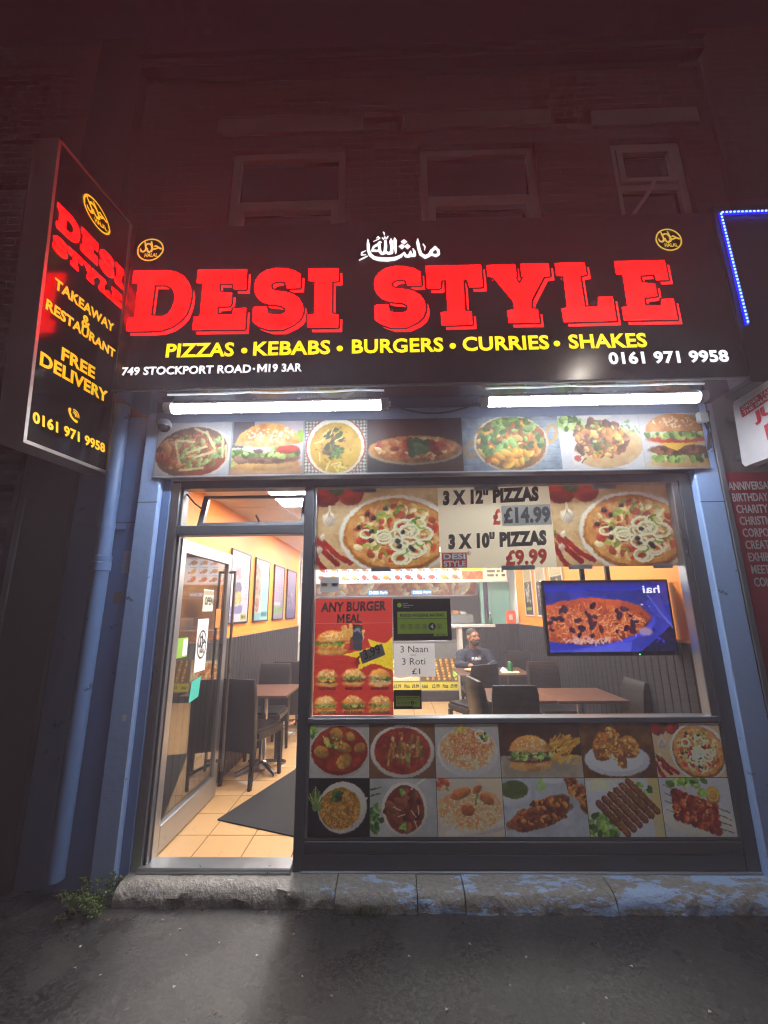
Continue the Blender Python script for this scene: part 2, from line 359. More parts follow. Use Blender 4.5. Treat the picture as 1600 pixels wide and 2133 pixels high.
GREENS = ['4f7a2a', '7fa845', '9cc25a', '33581c', 'b5cf7a']
def burger(c, cx, cy, w, fill='beef', seeds=True, bun=('d9a24e', 'b9772c', 9)):
    h = w * .8; y = cy
    c.e(cx, y + h * .42, w * .49, h * .15, ('e0b876', 'c48b45', 8), hl=.25)                    # lower bun
    c.rect(cx - w * .47, y + h * .30, cx + w * .47, y + h * .42, ('dcae66', 'c18a44', 9))
    if fill == 'beef':
        c.e(cx, y + h * .24, w * .49, h * .10, ('4a2a1a', '7a4a2c', 22), wob=.12, ws=12, hl=.2)
        c.scat(int(22), cx, y + h * .24, w * .45, h * .07, w * .015, w * .035, ['8a5734', '5d3520', 'a3704a'], el=2)
    elif fill == 'crisp':
        c.e(cx, y + h * .2, w * .5, h * .15, ('c87a2c', 'e3a04a', 25), wob=.15, ws=14, hl=.3)
        c.scat(26, cx, y + h * .2, w * .45, h * .11, w * .015, w * .03, ['e8b562', 'b56a22', 'd98f3a'])
    elif fill == 'cheese':
        c.e(cx, y + h * .27, w * .47, h * .10, ('5a3119', '7d4a28', 22), wob=.1, hl=.2)
        c.poly([(cx - w * .46, y + h * .16), (cx + w * .46, y + h * .16), (cx + w * .3, y + h * .22), (cx + w * .16, y + h * .34), (cx, y + h * .2), (cx - w * .2, y + h * .36), (cx - w * .34, y + h * .2)], 'f0a72a')
    elif fill == 'wrap':
        c.e(cx, y + h * .2, w * .5, h * .22, ('c9a07a', 'e8d6b0', 18), wob=.2)
        c.scat(30, cx, y + h * .2, w * .46, h * .18, w * .02, w * .05, ['a9744a', 'c99a68', 'f1e6c8', 'b98a9a', '8aa050'], el=2.2)
    c.scat(34, cx, y + h * .09, w * .49, h * .06, w * .025, w * .055, GREENS, el=1.8)
    c.scat(9, cx + w * .05, y + h * .03, w * .42, h * .03, w * .035, w * .06, ['c33a22', 'f0ead0', 'd4472c', 'e9e2c2'], el=2.4, rot=0)
    c.scat(16, cx, y + h * .05, w * .48, h * .04, w * .02, w * .045, GREENS, el=1.8)
    c.e(cx, y + h * .03, w * .49, h * .44, bun, top=y + h * .01, hl=.38, soft=.02)               # upper bun dome
    c.e(cx, y + h * .0, w * .48, h * .06, ('d8b27a', 'c08a4a', 9), hl=.2)
    if seeds:
        c.scat(int(44), cx, y - h * .2, w * .38, h * .15, w * .008, w * .014, ['f6e8c4', 'efdcae', 'fbf2da'], el=1.7, hl=0)
def onion_ring(c, x, y, r, k=.8):
    c.ring(x, y, r, r * k, r * .17, 'eef0d8'); c.ring(x, y, r * .8, r * .8 * k, r * .06, 'b7cf8e', a=.7)
def pizza(c, cx, cy, rx, ry, rot=0, seed=3):
    c.e(cx + rx * .01, cy + ry * .05, rx * 1.13, ry * 1.12, 'd9dcd8', rot, hl=.1)
    c.e(cx, cy + ry * .05, rx * 1.04, ry * 1.03, ('b9772f', '8f531c', 14), rot, wob=.04, hl=.2)
    c.e(cx, cy, rx * .99, ry * .96, ('dca556', 'c4823a', 14), rot, wob=.05)
    c.e(cx, cy, rx * .88, ry * .86, ('c9824a', 'e6cf8a', 16), rot, wob=.08)
    c.scat(90, cx, cy, rx * .85, ry * .83, rx * .03, rx * .07, ['e9d79c', 'c65a30', 'd98a4a', 'f0e4b8', 'b5482a', '9aa552', 'dcc27a'], hl=.2)
    c.scat(26, cx, cy, rx * .8, ry * .78, rx * .04, rx * .08, ['c23a22', 'a94a28', 'd24c2c'], el=1.3)
    for i in range(15):
        t = c.r.rand() * 6.28; r = math.sqrt(c.r.rand()) * .72
        onion_ring(c, cx + rx * r * math.cos(t), cy + ry * r * math.sin(t), rx * (.11 + .09 * c.r.rand()), ry / rx * .9)
    for i in range(16):
        t = c.r.rand() * 6.28; r = math.sqrt(c.r.rand()) * .75; x, y = cx + rx * r * math.cos(t), cy + ry * r * math.sin(t); a = c.r.rand() * 6.28; k = rx * .1
        c.line([(x + k * math.cos(a + j * .5), y + k * .8 * math.sin(a + j * .5)) for j in range(5)], rx * .018, ['7fb03a', '9ccc4e', '5d9428'][i % 3])
    for i in range(11):
        t = c.r.rand() * 6.28; r = math.sqrt(c.r.rand()) * .8; x, y = cx + rx * r * math.cos(t), cy + ry * r * math.sin(t)
        c.e(x, y, rx * .05, rx * .045, '1c1a22', hl=.5); c.e(x - rx * .012, y - rx * .015, rx * .014, rx * .01, '77748a')
def veg(c, asp):
    c.e(.10 * asp, .08, .17, .15, ('b3301c', '7e1f14', 8), hl=.4); c.e(.30 * asp, .06, .16, .15, ('c8452a', '8c2a18', 8), hl=.35)
    c.e(.19 * asp, .02, .09, .06, ('4d6b2a', '2f4a1a', 8))
    c.e(.13 * asp, .38, .085, .09, ('e6dfd0', 'bfb2a4', 9), hl=.3); c.line([(.13 * asp, .30), (.135 * asp, .22)], .015, 'd8cdb8')
    for k in range(4): c.line([(.13 * asp, .30), (.13 * asp + (k - 1.5) * .04, .45)], .004, 'a99c90')
    for i, (x0, y0, x1, y1) in enumerate([(.03, .62, .20, .93), (.09, .66, .30, .92), (.01, .74, .10, 1.0)]):
        c.line([(x0 * asp, y0), ((x0 + x1) / 2 * asp - .01, (y0 + y1) / 2 + .03), (x1 * asp, y1)], .032, ('b02218', '7f1510', 10)); c.line([(x0 * asp, y0), (x0 * asp - .02, y0 - .05)], .012, '5d7a2e')
    c.e(.06 * asp, .76, .035, .05, ('ded3c4', 'b5a596', 9), hl=.3); c.e(.08 * asp, .60, .03, .04, ('e6dccf', 'c1b1a4', 9), hl=.3)
def rings_bg(c): pass
def pic_pizza_banner(asp, seed=3):
    c = Canvas(asp, 150, 'cdb083', seed)
    for i in range(6): c.rect(0, i * .19, asp, i * .19 + .175, [('d6bd92', 'bfa070', 7), ('cfb487', 'b8976a', 7)][i % 2])
    veg(c, asp); pizza(c, asp * .66, .56, asp * .40, .44, 0, seed); c.grain(); return c
def pic_curry(asp, kind, seed):
    bg = {'chick': 'b9b6ae', 'sticks': '6b4a2a', 'dark': 'a9aaa8'}[kind]
    c = Canvas(asp, 104, (bg, bg) if 0 else bg, seed)
    c.blend((slice(None), slice(None)), np.full(c.u.shape, .5), (bg, 'd2cfc6' if kind != 'sticks' else '8a5f38', 3))
    if kind == 'chick':
        c.scat(8, .03, .12, .06, .1, .03, .06, GREENS)
        c.e(asp * .5, .5, asp * .50, .49, 'c9c3b8', hl=.15); c.e(asp * .5, .49, asp * .47, .455, ('a3331a', '7c1f10', 7), hl=.12, wob=.02)
        c.e(asp * .5, .47, asp * .43, .42, ('b1411e', '8c2a12', 6))
        for x, y, rx, ry, r in [(.45, .20, .14, .12, .3), (.68, .24, .10, .08, .6), (.55, .44, .20, .10, .25), (.20, .53, .15, .11, .2), (.58, .70, .17, .13, -.7), (.84, .45, .12, .09, -.4)]:
            c.e(x * asp, y, rx * 1.05, ry * 1.08, ('7b3414', '8c451c', 9), r); c.e(x * asp, y - .01, rx, ry, ('d0a04e', 'a5682a', 12), r, hl=.3, wob=.12)
        c.e(.29 * asp, .33, .10, .055, ('e3d468', 'c7b448', 9), 1.2); c.line([(.22 * asp, .22), (.34 * asp, .42)], .01, 'f2eaa0')
        c.scat(14, .4 * asp, .34, .2, .1, .012, .03, GREENS)
    elif kind == 'sticks':
        c.e(asp * .5, .51, asp * .49, .49, 'cfc9bf', hl=.15); c.e(asp * .5, .5, asp * .43, .43, ('ad3d1c', '7d2410', 6), wob=.02)
        for i in range(26):
            x = asp * (.28 + .5 * c.r.rand()); y = .2 + .35 * c.r.rand(); L = .12 + .18 * c.r.rand(); t = (c.r.rand() - .5) * .5
            c.line([(x, y), (x + L * math.sin(t), y + L)], .02 + .02 * c.r.rand(), [('b98a4a', '8f5a2c', 14), ('c79a5a', 'a06a34', 14), ('8c7a3c', '6b5424', 14), ('9c4a22', '7a3014', 12)][i % 4])
        c.scat(30, asp * .5, .45, asp * .3, .28, .012, .035, ['d8b27a', 'a85a2a', '8f9a4a', 'c07a40'])
    else:
        c.scat(26, .10, .70, .14, .24, .02, .05, ['2f5a1c', '5b8a35', '3f7024', '86ab55']); c.line([(.0, .2), (.2, .16)], .012, '3c4a2c'); c.line([(.02, .30), (.2, .26)], .01, '44502f')
        c.e(asp * .52, .53, asp * .335, .46, 'd8d4c8', hl=.2); c.e(asp * .52, .53, asp * .29, .41, ('6b2a16', '8f3f20', 7))
        c.scat(26, asp * .52, .53, asp * .24, .33, .04, .09, ['4e2012', '7a3a22', '8c4a2c', '5a2614', '94502e'], hl=.35)
        c.line([(.62 * asp, .19), (.86 * asp, -.02)], .014, 'ded9cf')
        for x, y, t in [(.36, .5, .4), (.42, .66, -.3), (.62, .56, .9), (.72, .48, 1.5), (.66, .72, 1.2)]:
            c.line([(x * asp, y), (x * asp + .14 * math.cos(t), y + .14 * math.sin(t))], .009, 'd9c79a')
        c.scat(8, .46 * asp, .25, .06, .05, .02, .035, GREENS); c.scat(8, .5 * asp, .82, .07, .05, .02, .035, GREENS)
    c.grain(); return c
def grains(c, n, cx, cy, rx, ry, cols, L=.045, w=.007, rot=None):
    for i in range(n):
        r = math.sqrt(c.r.rand()); t = c.r.rand() * 6.28; x, y = cx + rx * r * math.cos(t), cy + ry * r * math.sin(t); a = c.r.rand() * 3.14 if rot is None else rot + (c.r.rand() - .5)
        c.line([(x, y), (x + L * math.cos(a), y + L * math.sin(a))], w, cols[c.r.randint(len(cols))])
def pic_rice(asp, kind, seed):
    if kind == 'orange':
        c = Canvas(asp, 104, 'b9b5ae', seed); c.e(asp * .5, .53, asp * .47, .45, 'cfccc6', hl=.1); c.e(asp * .5, .52, asp * .43, .40, 'c2beb8')
        c.e(asp * .5, .46, asp * .42, .38, ('d9bd8c', 'c48a50', 14), wob=.08)
        grains(c, 260, asp * .5, .5, asp * .40, .34, ['efe0bb', 'e3cc98', 'd9a66a', 'f4ead0'])
        grains(c, 240, asp * .54, .36, asp * .34, .22, ['c9602a', 'd97a3c', 'b84e1e', 'e09a5a', 'c98a4a'])
        c.scat(7, .4 * asp, .1, .12, .04, .03, .06, ['d8b860', 'c9a04c']); onion_ring(c, .78 * asp, .3, .08); onion_ring(c, .7 * asp, .2, .09); c.scat(6, .76 * asp, .24, .1, .1, .02, .03, GREENS)
    elif kind == 'pilau':
        c = Canvas(asp, 104, '15120f', seed)
        c.e(asp * .56, .5, asp * .40, .44, 'd7d2c6', -.25, hl=.15); c.poly([(asp * .8, .3), (asp * .97, .33), (asp * .86, .62)], 'd0cabd'); c.e(asp * .52, .52, asp * .33, .36, ('c08a34', '9a6420', 14), -.25, wob=.05)
        grains(c, 330, asp * .52, .53, asp * .33, .33, ['d9ab4e', 'b97c2a', 'e3bf6c', '9c6722', 'c9913a'])
        c.scat(10, asp * .48, .3, .12, .08, .02, .05, ['3c5a20', '5a7a30', '2c441a'])
        for i in range(9): c.line([(asp * .13, .55), (asp * (.0 + .03 * i), .15 + .04 * abs(i - 4))], .012, ['7f9a48', 'a5b86a', '5f7a34'][i % 3])
        c.e(asp * .14, .5, .09, .07, ('8fa860', '6b8444', 12))
    else:
        c = Canvas(asp, 104, 'c9c0b0', seed); c.poly([(asp * .6, 0), (asp, 0), (asp, .4)], 'd6c8a8'); c.e(asp * .62, .86, asp * .5, .11, 'd2ccc0', -.15, hl=.2); c.e(asp * .3, .8, asp * .3, .1, 'ccc5b8', .2)
        c.e(asp * .5, .52, asp * .48, .36, ('e0c79a', 'cf9a5c', 12), wob=.12); grains(c, 320, asp * .5, .58, asp * .46, .30, ['f2e4c0', 'e6cf9c', 'd9a86a', 'f6eed8', 'cf8a48'])
        for x, y, rx, ry, r in [(.36, .28, .2, .08, -.3), (.62, .2, .1, .06, -.6), (.46, .55, .13, .10, .1), (.75, .36, .15, .09, .4)]: c.e(x * asp, y, rx, ry, ('a5562a', 'c9803c', 12), r, hl=.3, wob=.15)
        c.scat(18, .1 * asp, .12, .12, .1, .02, .05, ['b9552c', '7d9a44', 'd9b28a', 'cc4a2a']); c.line([(.58 * asp, .45), (.62 * asp, .28)], .02, '6f9a3c')
    c.grain(); return c
def pic_burger_fries(asp, seed):
    c = Canvas(asp, 104, '4a2c18', seed); c.blend((slice(None), slice(None)), np.full(c.u.shape, 1.), ('5a351d', '3b2212', 3)); c.rect(0, .60, asp, 1, ('b0a690', '978c78', 4))
    for i in range(46):
        x = asp * (.60 + .30 * c.r.rand()); y = .25 + .45 * c.r.rand(); t = -.9 + 1.3 * c.r.rand() + (x / asp - .75); L = .22
        c.line([(x, y + .05), (x + L * math.cos(t - .6), y + .05 + L * .6 * math.sin(t - .6))], .023, [('e0b24a', 'c28a2c', 9), ('ecc566', 'cf9a3a', 9), ('d09a38', 'a86f20', 9)][i % 3])
    burger(c, asp * .37, .50, asp * .52, 'beef'); c.scat(14, asp * .33, .64, asp * .2, .03, .02, .04, GREENS); c.grain(); return c
def pic_fried(asp, seed):
    c = Canvas(asp, 104, '6b4522', seed); c.blend((slice(None), slice(None)), np.full(c.u.shape, 1.), ('7d5228', '4f3116', 3))
    c.e(asp * .48, .68, asp * .45, .30, 'c6cad0', hl=.1); c.e(asp * .48, .67, asp * .36, .22, 'd3d6da')
    for x, y, rx, ry, r in [(.30, .44, .20, .27, .2), (.66, .45, .22, .20, .9), (.50, .45, .13, .40, -.25), (.42, .2, .09, .13, .1)]:
        c.e(x * asp, y, rx, ry, ('b8742a', '8c4f1a', 12), r, wob=.12, hl=.35); c.scat(40, x * asp, y, rx * .85, ry * .85, .012, .03, ['dba552', 'c08336', 'e6bb70', 'a5661f', 'cf9540'], hl=.4)
    c.grain(); return c
def pic_fish(asp, seed):
    c = Canvas(asp, 104, 'b3bac0', seed); c.blend((slice(None), slice(None)), np.full(c.u.shape, .6), ('c4ccd2', '9aa2aa', 4))
    c.e(asp * .48, .12, .09, .12, ('c3d6a0', '9fbf72', 9)); c.e(asp * .62, .02, .2, .08, 'cdd4d8')
    c.e(asp * .14, .30, asp * .20, .22, 'cfd6da', hl=.2); c.e(asp * .14, .20, asp * .17, .16, ('4a5a24', '5f6f30', 10))
    for x, y, rx, ry, r in [(.85, .12, .11, .26, -.5), (.97, .35, .10, .25, -.1), (.42, .66, asp * .40, .2, -.28), (.55, .46, asp * .26, .13, -.3)]:
        c.e(x * asp, y, rx, ry, ('a0561f', '6b300e', 12), r, wob=.14, hl=.3); c.scat(34, x * asp, y, rx * .8, ry * .75, .015, .04, ['c27a30', '7d3d12', 'b0662a', '5a280c', 'd39548'], hl=.3)
    c.grain(); return c
def pic_kebab_rolls(asp, seed):
    c = Canvas(asp, 104, 'c9c4a0', seed); c.poly([(0, .05), (asp * .82, .0), (asp, 1), (.06, 1)], 'c7cbd0'); c.rect(asp * .86, 0, asp, 1, 'cdb866', .6)
    c.scat(70, asp * .22, .82, asp * .24, .2, .03, .06, GREENS); c.scat(30, asp * .75, .3, asp * .15, .2, .03, .05, GREENS); c.e(asp * .2, .12, .16, .12, 'd8d2a8')
    for k in range(4): onion_ring(c, asp * (.1 + .08 * k), .14, .09)
    for i in range(6):
        x0 = asp * (.16 + .085 * i); y0 = .44 - .075 * i; x1 = x0 + asp * .34; y1 = y0 + .50
        c.line([(x0, y0), (x1, y1)], .062, ('6b3a18', '4c260e', 14)); c.line([(x0 + .012, y0 - .014), (x1 + .012, y1 - .014)], .043, ('94592a', '74401a', 16))
        for j in range(12):
            t = c.r.rand(); c.e(x0 + (x1 - x0) * t + (c.r.rand() - .5) * .06, y0 + (y1 - y0) * t + (c.r.rand() - .5) * .06, .016, .01, ['b37a42', '5a2d10', 'a86a34'][j % 3])
    c.grain(); return c
def pic_tikka(asp, seed):
    c = Canvas(asp, 104, 'c3c6c8', seed); c.e(asp * .5, .72, asp * .52, .3, 'd4d2c6', .15, hl=.12); c.scat(26, asp * .4, .08, asp * .28, .08, .03, .06, GREENS + ['c9d890'])
    c.e(asp * .75, .3, .13, .15, ('cda03e', 'b5832c', 9), hl=.2); c.ring(asp * .75, .3, .09, .1, .008, 'e3c46c'); c.e(asp * .6, .26, .1, .08, ('a9cf62', '86b040', 9))
    for i in range(4): c.line([(asp * .06, .12 + .14 * i), (asp * .95, .60 + .11 * i)], .007, '4a4038')
    for i in range(4):
        for j in range(8):
            t = .14 + .085 * j; x = asp * (.08 + .9 * t); y = .2 + .13 * i + .42 * t
            c.e(x, y, .085, .075, [('9c3214', '6f1c0a', 12), ('b0441c', '7d240e', 12), ('c4602c', '8a2e12', 12)][(i + j) % 3], c.r.rand() * 3, hl=.4, wob=.15)
    c.scat(40, asp * .45, .5, asp * .32, .26, .012, .025, ['d07a42', '5a1608', 'c05a2a', 'e09a62'])
    c.grain(); return c
def pic_pizza_small(asp, seed):
    c = Canvas(asp, 104, 'cbb58c', seed); veg(c, asp); pizza(c, asp * .64, .52, asp * .36, .48, .2, seed); c.grain(); return c
# the row of pictures under the tube lights
def pic_karahi(asp, seed):
    c = Canvas(asp, 104, 'bdbfc4', seed); c.e(asp * .5, .58, asp * .52, .50, 'd5d2cc', -.12); c.e(asp * .48, .56, asp * .48, .47, ('5a4030', '7a5a44', 8), -.12); c.e(asp * .54, .60, asp * .42, .40, ('a0482a', '8a3a22', 7))
    c.scat(60, asp * .45, .55, asp * .42, .36, .04, .09, ['a5623c', '8c4a2c', 'b87a4c', '9c3a22', 'c08a5a', '7d4a34'], hl=.4); grains(c, 120, asp * .45, .5, asp * .4, .34, ['d8b08a', '8a4a30', 'c79a70'], .03, .006)
    c.scat(40, asp * .6, .5, asp * .3, .36, .02, .045, ['5a7a3a', '7d9a52', '93ab6a'], hl=.3)
    for x, y, t, L in [(.25, .36, 1.3, .4), (.28, .34, .1, .3), (.42, .58, -.35, .36), (.53, .66, -.3, .36), (.66, .18, 1.1, .36), (.88, .26, 1.5, .4), (.5, .12, .4, .25), (.35, .9, -.1, .4), (.93, .45, 1.45, .3)]:
        c.line([(x * asp, y), (x * asp + L * math.cos(t), y + L * math.sin(t))], .022, ('d9d0a0', 'c2b886', 6))
    c.grain(); return c
def pic_big_burger(asp, seed):
    c = Canvas(asp, 104, 'c4b8c4', seed); c.rect(0, 0, asp * .3, .5, ('4c4a58', '6a6672', 4)); c.rect(0, .84, asp, 1, ('c49a72', 'b08058', 5)); c.e(asp * .96, .3, .1, .12, ('a9c94e', '8ab02e', 9)); c.scat(10, .03, .7, .08, .16, .03, .06, GREENS)
    y = .5; cx = asp * .5; w = asp * .46
    c.e(cx, .80, w, .13, ('d9ae6c', 'c08844', 7), hl=.3); c.e(cx, .70, w * 1.02, .11, ('6b4434', '8a5f4c', 20), wob=.12); c.scat(34, cx, .70, w * .95, .07, .02, .05, ['7d5040', '9a7060', '5a382c', '8c6252'], el=2.6, rot=0)
    c.scat(40, cx, .58, w, .07, .03, .06, GREENS, el=1.9); c.scat(8, cx - .1, .54, w * .7, .03, .04, .06, ['e8e4d0', 'dcd8c0', '6f4a5a'], el=2, rot=0); c.e(cx + w * .62, .54, .2, .085, ('c9402c', 'a92a1c', 9), hl=.3)
    c.e(cx, .46, w * .98, .42, ('d8a050', 'a86a2c', 6), top=.44, hl=.4); c.e(cx - .05, .43, w * .92, .06, ('d9b47c', 'c2935a', 8)); c.scat(80, cx + .04, .24, w * .72, .15, .010, .017, ['f3e4c4', 'e8d2a4', 'faf0dc'], el=1.8, hl=0)
    c.grain(); return c
def pic_haleem(asp, seed):
    c = Canvas(asp, 104, 'd6d4cc', seed)
    for i in range(26): c.rect(i * .06, 0, i * .06 + .024, 1, '35322f', .55); c.rect(0, i * .06, asp, i * .06 + .024, '35322f', .55)
    c.e(asp * .5, .5, asp * .48, .56, 'e6e4d8', hl=.1); c.ring(asp * .5, .5, asp * .47, .55, .012, 'a5442c'); c.e(asp * .5, .52, asp * .41, .47, ('c9a536', 'b18a28', 7))
    c.scat(40, asp * .5, .52, asp * .36, .4, .006, .014, ['7d5c1c', '8f6a22']); c.scat(50, asp * .48, .48, asp * .16, .3, .02, .04, ['2f5226', '47733a', '4a2f1c', '6a4a2c', '23401c'])
    for i in range(13):
        t = c.r.rand() * 6.28; x, y = asp * .5 + asp * .3 * math.cos(t) * (.4 + .6 * c.r.rand()), .5 + .36 * math.sin(t); a = c.r.rand() * 3
        c.line([(x, y), (x + .16 * math.cos(a), y + .16 * math.sin(a))], .009, 'e3d690')
    c.grain(); return c
def pic_flat_pizza(asp, seed):
    c = Canvas(asp, 104, '3a3436', seed); c.e(asp * .48, .22, asp * .4, .24, '7a3430', a=.55, soft=.3); c.rect(asp * .5, .8, asp, 1, '6a4432', .6)
    c.e(asp * .5, .62, asp * .49, .25, 'b9a88c', hl=.2); c.e(asp * .5, .58, asp * .48, .25, ('c98a44', '9c5a24', 10), wob=.05, hl=.25); c.e(asp * .5, .55, asp * .43, .20, ('d9a85c', 'b95a30', 14))
    c.scat(70, asp * .5, .55, asp * .40, .18, .02, .05, ['e8d6a0', 'c9703c', 'd8b878', 'b5462a'], el=1.8); c.scat(10, asp * .5, .54, asp * .36, .15, .05, .065, ['b0301e', '96261a'], el=1.6, rot=0); c.scat(10, asp * .52, .54, asp * .1, .08, .05, .08, ['3c5a34', '567a4a', '2c4428'], el=1.8)
    c.grain(); return c
def pic_wok(asp, seed):
    c = Canvas(asp, 104, '8592a2', seed); c.blend((slice(None), slice(None)), np.full(c.u.shape, 1.), ('9aa6b4', '6c7a8c', 5))
    for k in range(8): c.line([(0, .1 + .13 * k), (asp, .06 + .13 * k)], .004, '5f6c7c')
    c.ring(asp * .09, .6, .09, .15, .028, 'a5834c', .4); c.ring(asp * .92, .34, .09, .16, .028, 'b08f56', .3)
    c.e(asp * .5, .5, asp * .38, .52, 'cfc6b0', hl=.2); c.e(asp * .5, .5, asp * .36, .49, ('6b4a2c', '8c6238', 8))
    c.scat(70, asp * .5, .5, asp * .32, .42, .04, .09, ['c98a34', 'd9a24c', 'a55a24', 'b8742e', 'e0b45c', '8c4a20'], hl=.4); c.scat(60, asp * .5, .42, asp * .32, .4, .03, .06, ['4f7a32', '6f9a4a', '2f5a22', '8ab060'], hl=.3)
    c.scat(14, asp * .5, .75, asp * .24, .14, .05, .08, ['e0a844', 'cf8f34'], hl=.45); c.grain(); return c
def pic_skewers(asp, seed):
    c = Canvas(asp, 104, 'c6c6ca', seed); c.e(asp * .6, .62, asp * .42, .36, ('d0b488', 'c09a68', 7), -.2, hl=.1); c.scat(26, asp * .16, .16, asp * .16, .12, .025, .05, GREENS); c.scat(30, asp * .84, .3, asp * .16, .2, .008, .018, ['5f8a3c', '7ca552']); c.e(asp * .2, .82, .1, .1, 'd8d6d0'); c.e(asp * .2, .80, .06, .055, 'b5443a'); c.e(asp * .46, .02, asp * .2, .07, 'dcdad6')
    c.scat(90, asp * .5, .45, asp * .33, .32, .04, .075, ['5a3a2e', '7d4c34', '8c5a3c', '4a2c26', '9a6a44', '6f4434'], hl=.45); c.scat(24, asp * .5, .5, asp * .3, .3, .03, .06, ['c98a3c', 'b8742c', 'd9a858'], hl=.4); c.scat(20, asp * .5, .42, asp * .3, .3, .02, .03, GREENS)
    for k in range(4): c.line([(asp * .3, .5 + .1 * k), (asp * .24, .55 + .11 * k)], .008, '3a322c')
    c.grain(); return c
def pic_tall_burger(asp, seed):
    c = Canvas(asp, 104, 'c2c0c6', seed); w = asp * .5; cx = asp * .58
    c.rect(0, .9, asp, 1, 'c8bca8'); c.e(cx, .90, w, .10, ('d6b27a', 'c0935a', 7)); c.scat(40, cx, .80, w, .06, .03, .06, GREENS + ['c9d89a']); c.e(cx, .68, w * .98, .10, ('5a3424', '80503a', 18), wob=.1); c.scat(24, cx, .68, w * .9, .07, .02, .04, ['6f4430', '94604a', '4a2a1c'], el=2)
    c.poly([(cx - w, .54), (cx + w, .54), (cx + w * .2, .60), (cx - w * .1, .70), (cx - w * .5, .58)], 'e6b83c'); c.e(cx, .48, w * .96, .07, ('c0402c', 'a02a1c', 9)); c.scat(40, cx, .40, w, .05, .03, .055, GREENS + ['c9d89a']); c.e(cx, .34, w * .98, .34, ('c99052', 'a86c34', 6), top=.34, hl=.35); c.scat(40, cx, .16, w * .7, .1, .010, .016, ['eedcbc'], el=1.7, hl=0)
    c.grain(); return c
def pic_tv(asp, seed=4):
    c = Canvas(asp, 150, '2a35a8', seed); c.blend((slice(None), slice(None)), np.full(c.u.shape, 1.), ('2c38b8', '1c2478', 2)); c.grad(0, .12, '0c1670', '1a2ac0'); c.rect(asp * .30, .2, asp * .5, .4, '2c3cd8', .5)
    c.poly([(asp * .72, 1), (asp, .62), (asp, 1)], '0a0e38'); c.poly([(asp * .8, .3), (asp * .93, .15), (asp, .6), (asp * .88, .5)], '3a44b8', .5); c.line([(asp * .84, .2), (asp * .92, .45), (asp, .66)], .012, '5a64d0')
    c.e(asp * .36, .72, asp * .52, .26, '3b45d6', -.18); c.e(asp * .34, .70, asp * .52, .22, '2730a8', -.18); c.poly([(asp * .2, .97), (asp * .66, .86), (asp * .64, 1), (asp * .2, 1)], '5058d8')
    c.e(asp * .34, .56, asp * .49, .33, ('b8502e', '8c3626', 12), -.05, wob=.06, hl=.3); c.e(asp * .2, .62, asp * .34, .26, ('c25a30', '963c26', 12), 0, wob=.06)
    grains(c, 620, asp * .33, .57, asp * .45, .27, ['d9703c', 'b84a26', 'e08a50', '9c3a24', 'c8603a', 'f0a878'], .07, .008)
    grains(c, 60, asp * .3, .82, asp * .2, .04, ['d8b0a8', 'c89aa0'], .04, .008); c.scat(34, asp * .33, .57, asp * .42, .26, .02, .042, ['3a1530', '4c1c34', '2a1030'], hl=.3)
    c.e(asp * .78, .72, .1, .06, ('8a84c0', 'b07a8a', 12)); c.scat(5, asp * .88, .86, .06, .05, .01, .02, ['2636d0']); c.e(asp * .78, .33, .012, .014, 'ffe0d0'); c.e(asp * .84, .36, .006, .006, 'e0e0ff'); c.grain(.04); return c
def pic_menu(asp, warm, seed, rows=3, style=0):
    bg = ['e9eef2', 'f2e4b0', 'f0d070'][warm]; c = Canvas(asp, 56, bg, seed)
    c.rect(0, 0, asp, .02, '9fb4c4'); n = max(2, int(asp * 2.2))
    if style == 0:
        for r in range(rows):
            for k in range(n):
                x = asp * (k + .5) / n; y = (r + .5) / rows
                c.e(x, y, .3 / n * asp, .26 / rows, ['c9803c', 'b5542c', 'd9a04c', '9c6a3c', 'c0452c'][c.r.randint(5)], c.r.rand(), wob=.2, hl=.3); c.words(x - .3 * asp / n, y - .45 / rows, x + .3 * asp / n, y - .34 / rows, '4a4a52'); c.e(x + .36 * asp / n, y + .2 / rows, .04, .04, '3a5a9a' if not warm else 'b03a2a')
        for k in range(1, n): c.rect(asp * k / n - .006, .06, asp * k / n + .006, .94, 'b5c4d0' if not warm else 'd0b070')
    elif style == 1:
        c.words(.1, .12, asp * .72, .9, '5a4a3a', 5); c.words(asp * .78, .12, asp * .95, .9, '3a2a1a', 5)
    else:
        c.rect(.05, .42, asp - .05, .60, 'f2d21c'); c.scat(14, asp * .5, .22, asp * .4, .12, .05, .08, ['c9803c', 'a85a2c']); c.rect(.05, .62, asp - .05, .94, ('b5542c', 'd98a4a', 9))
    return c
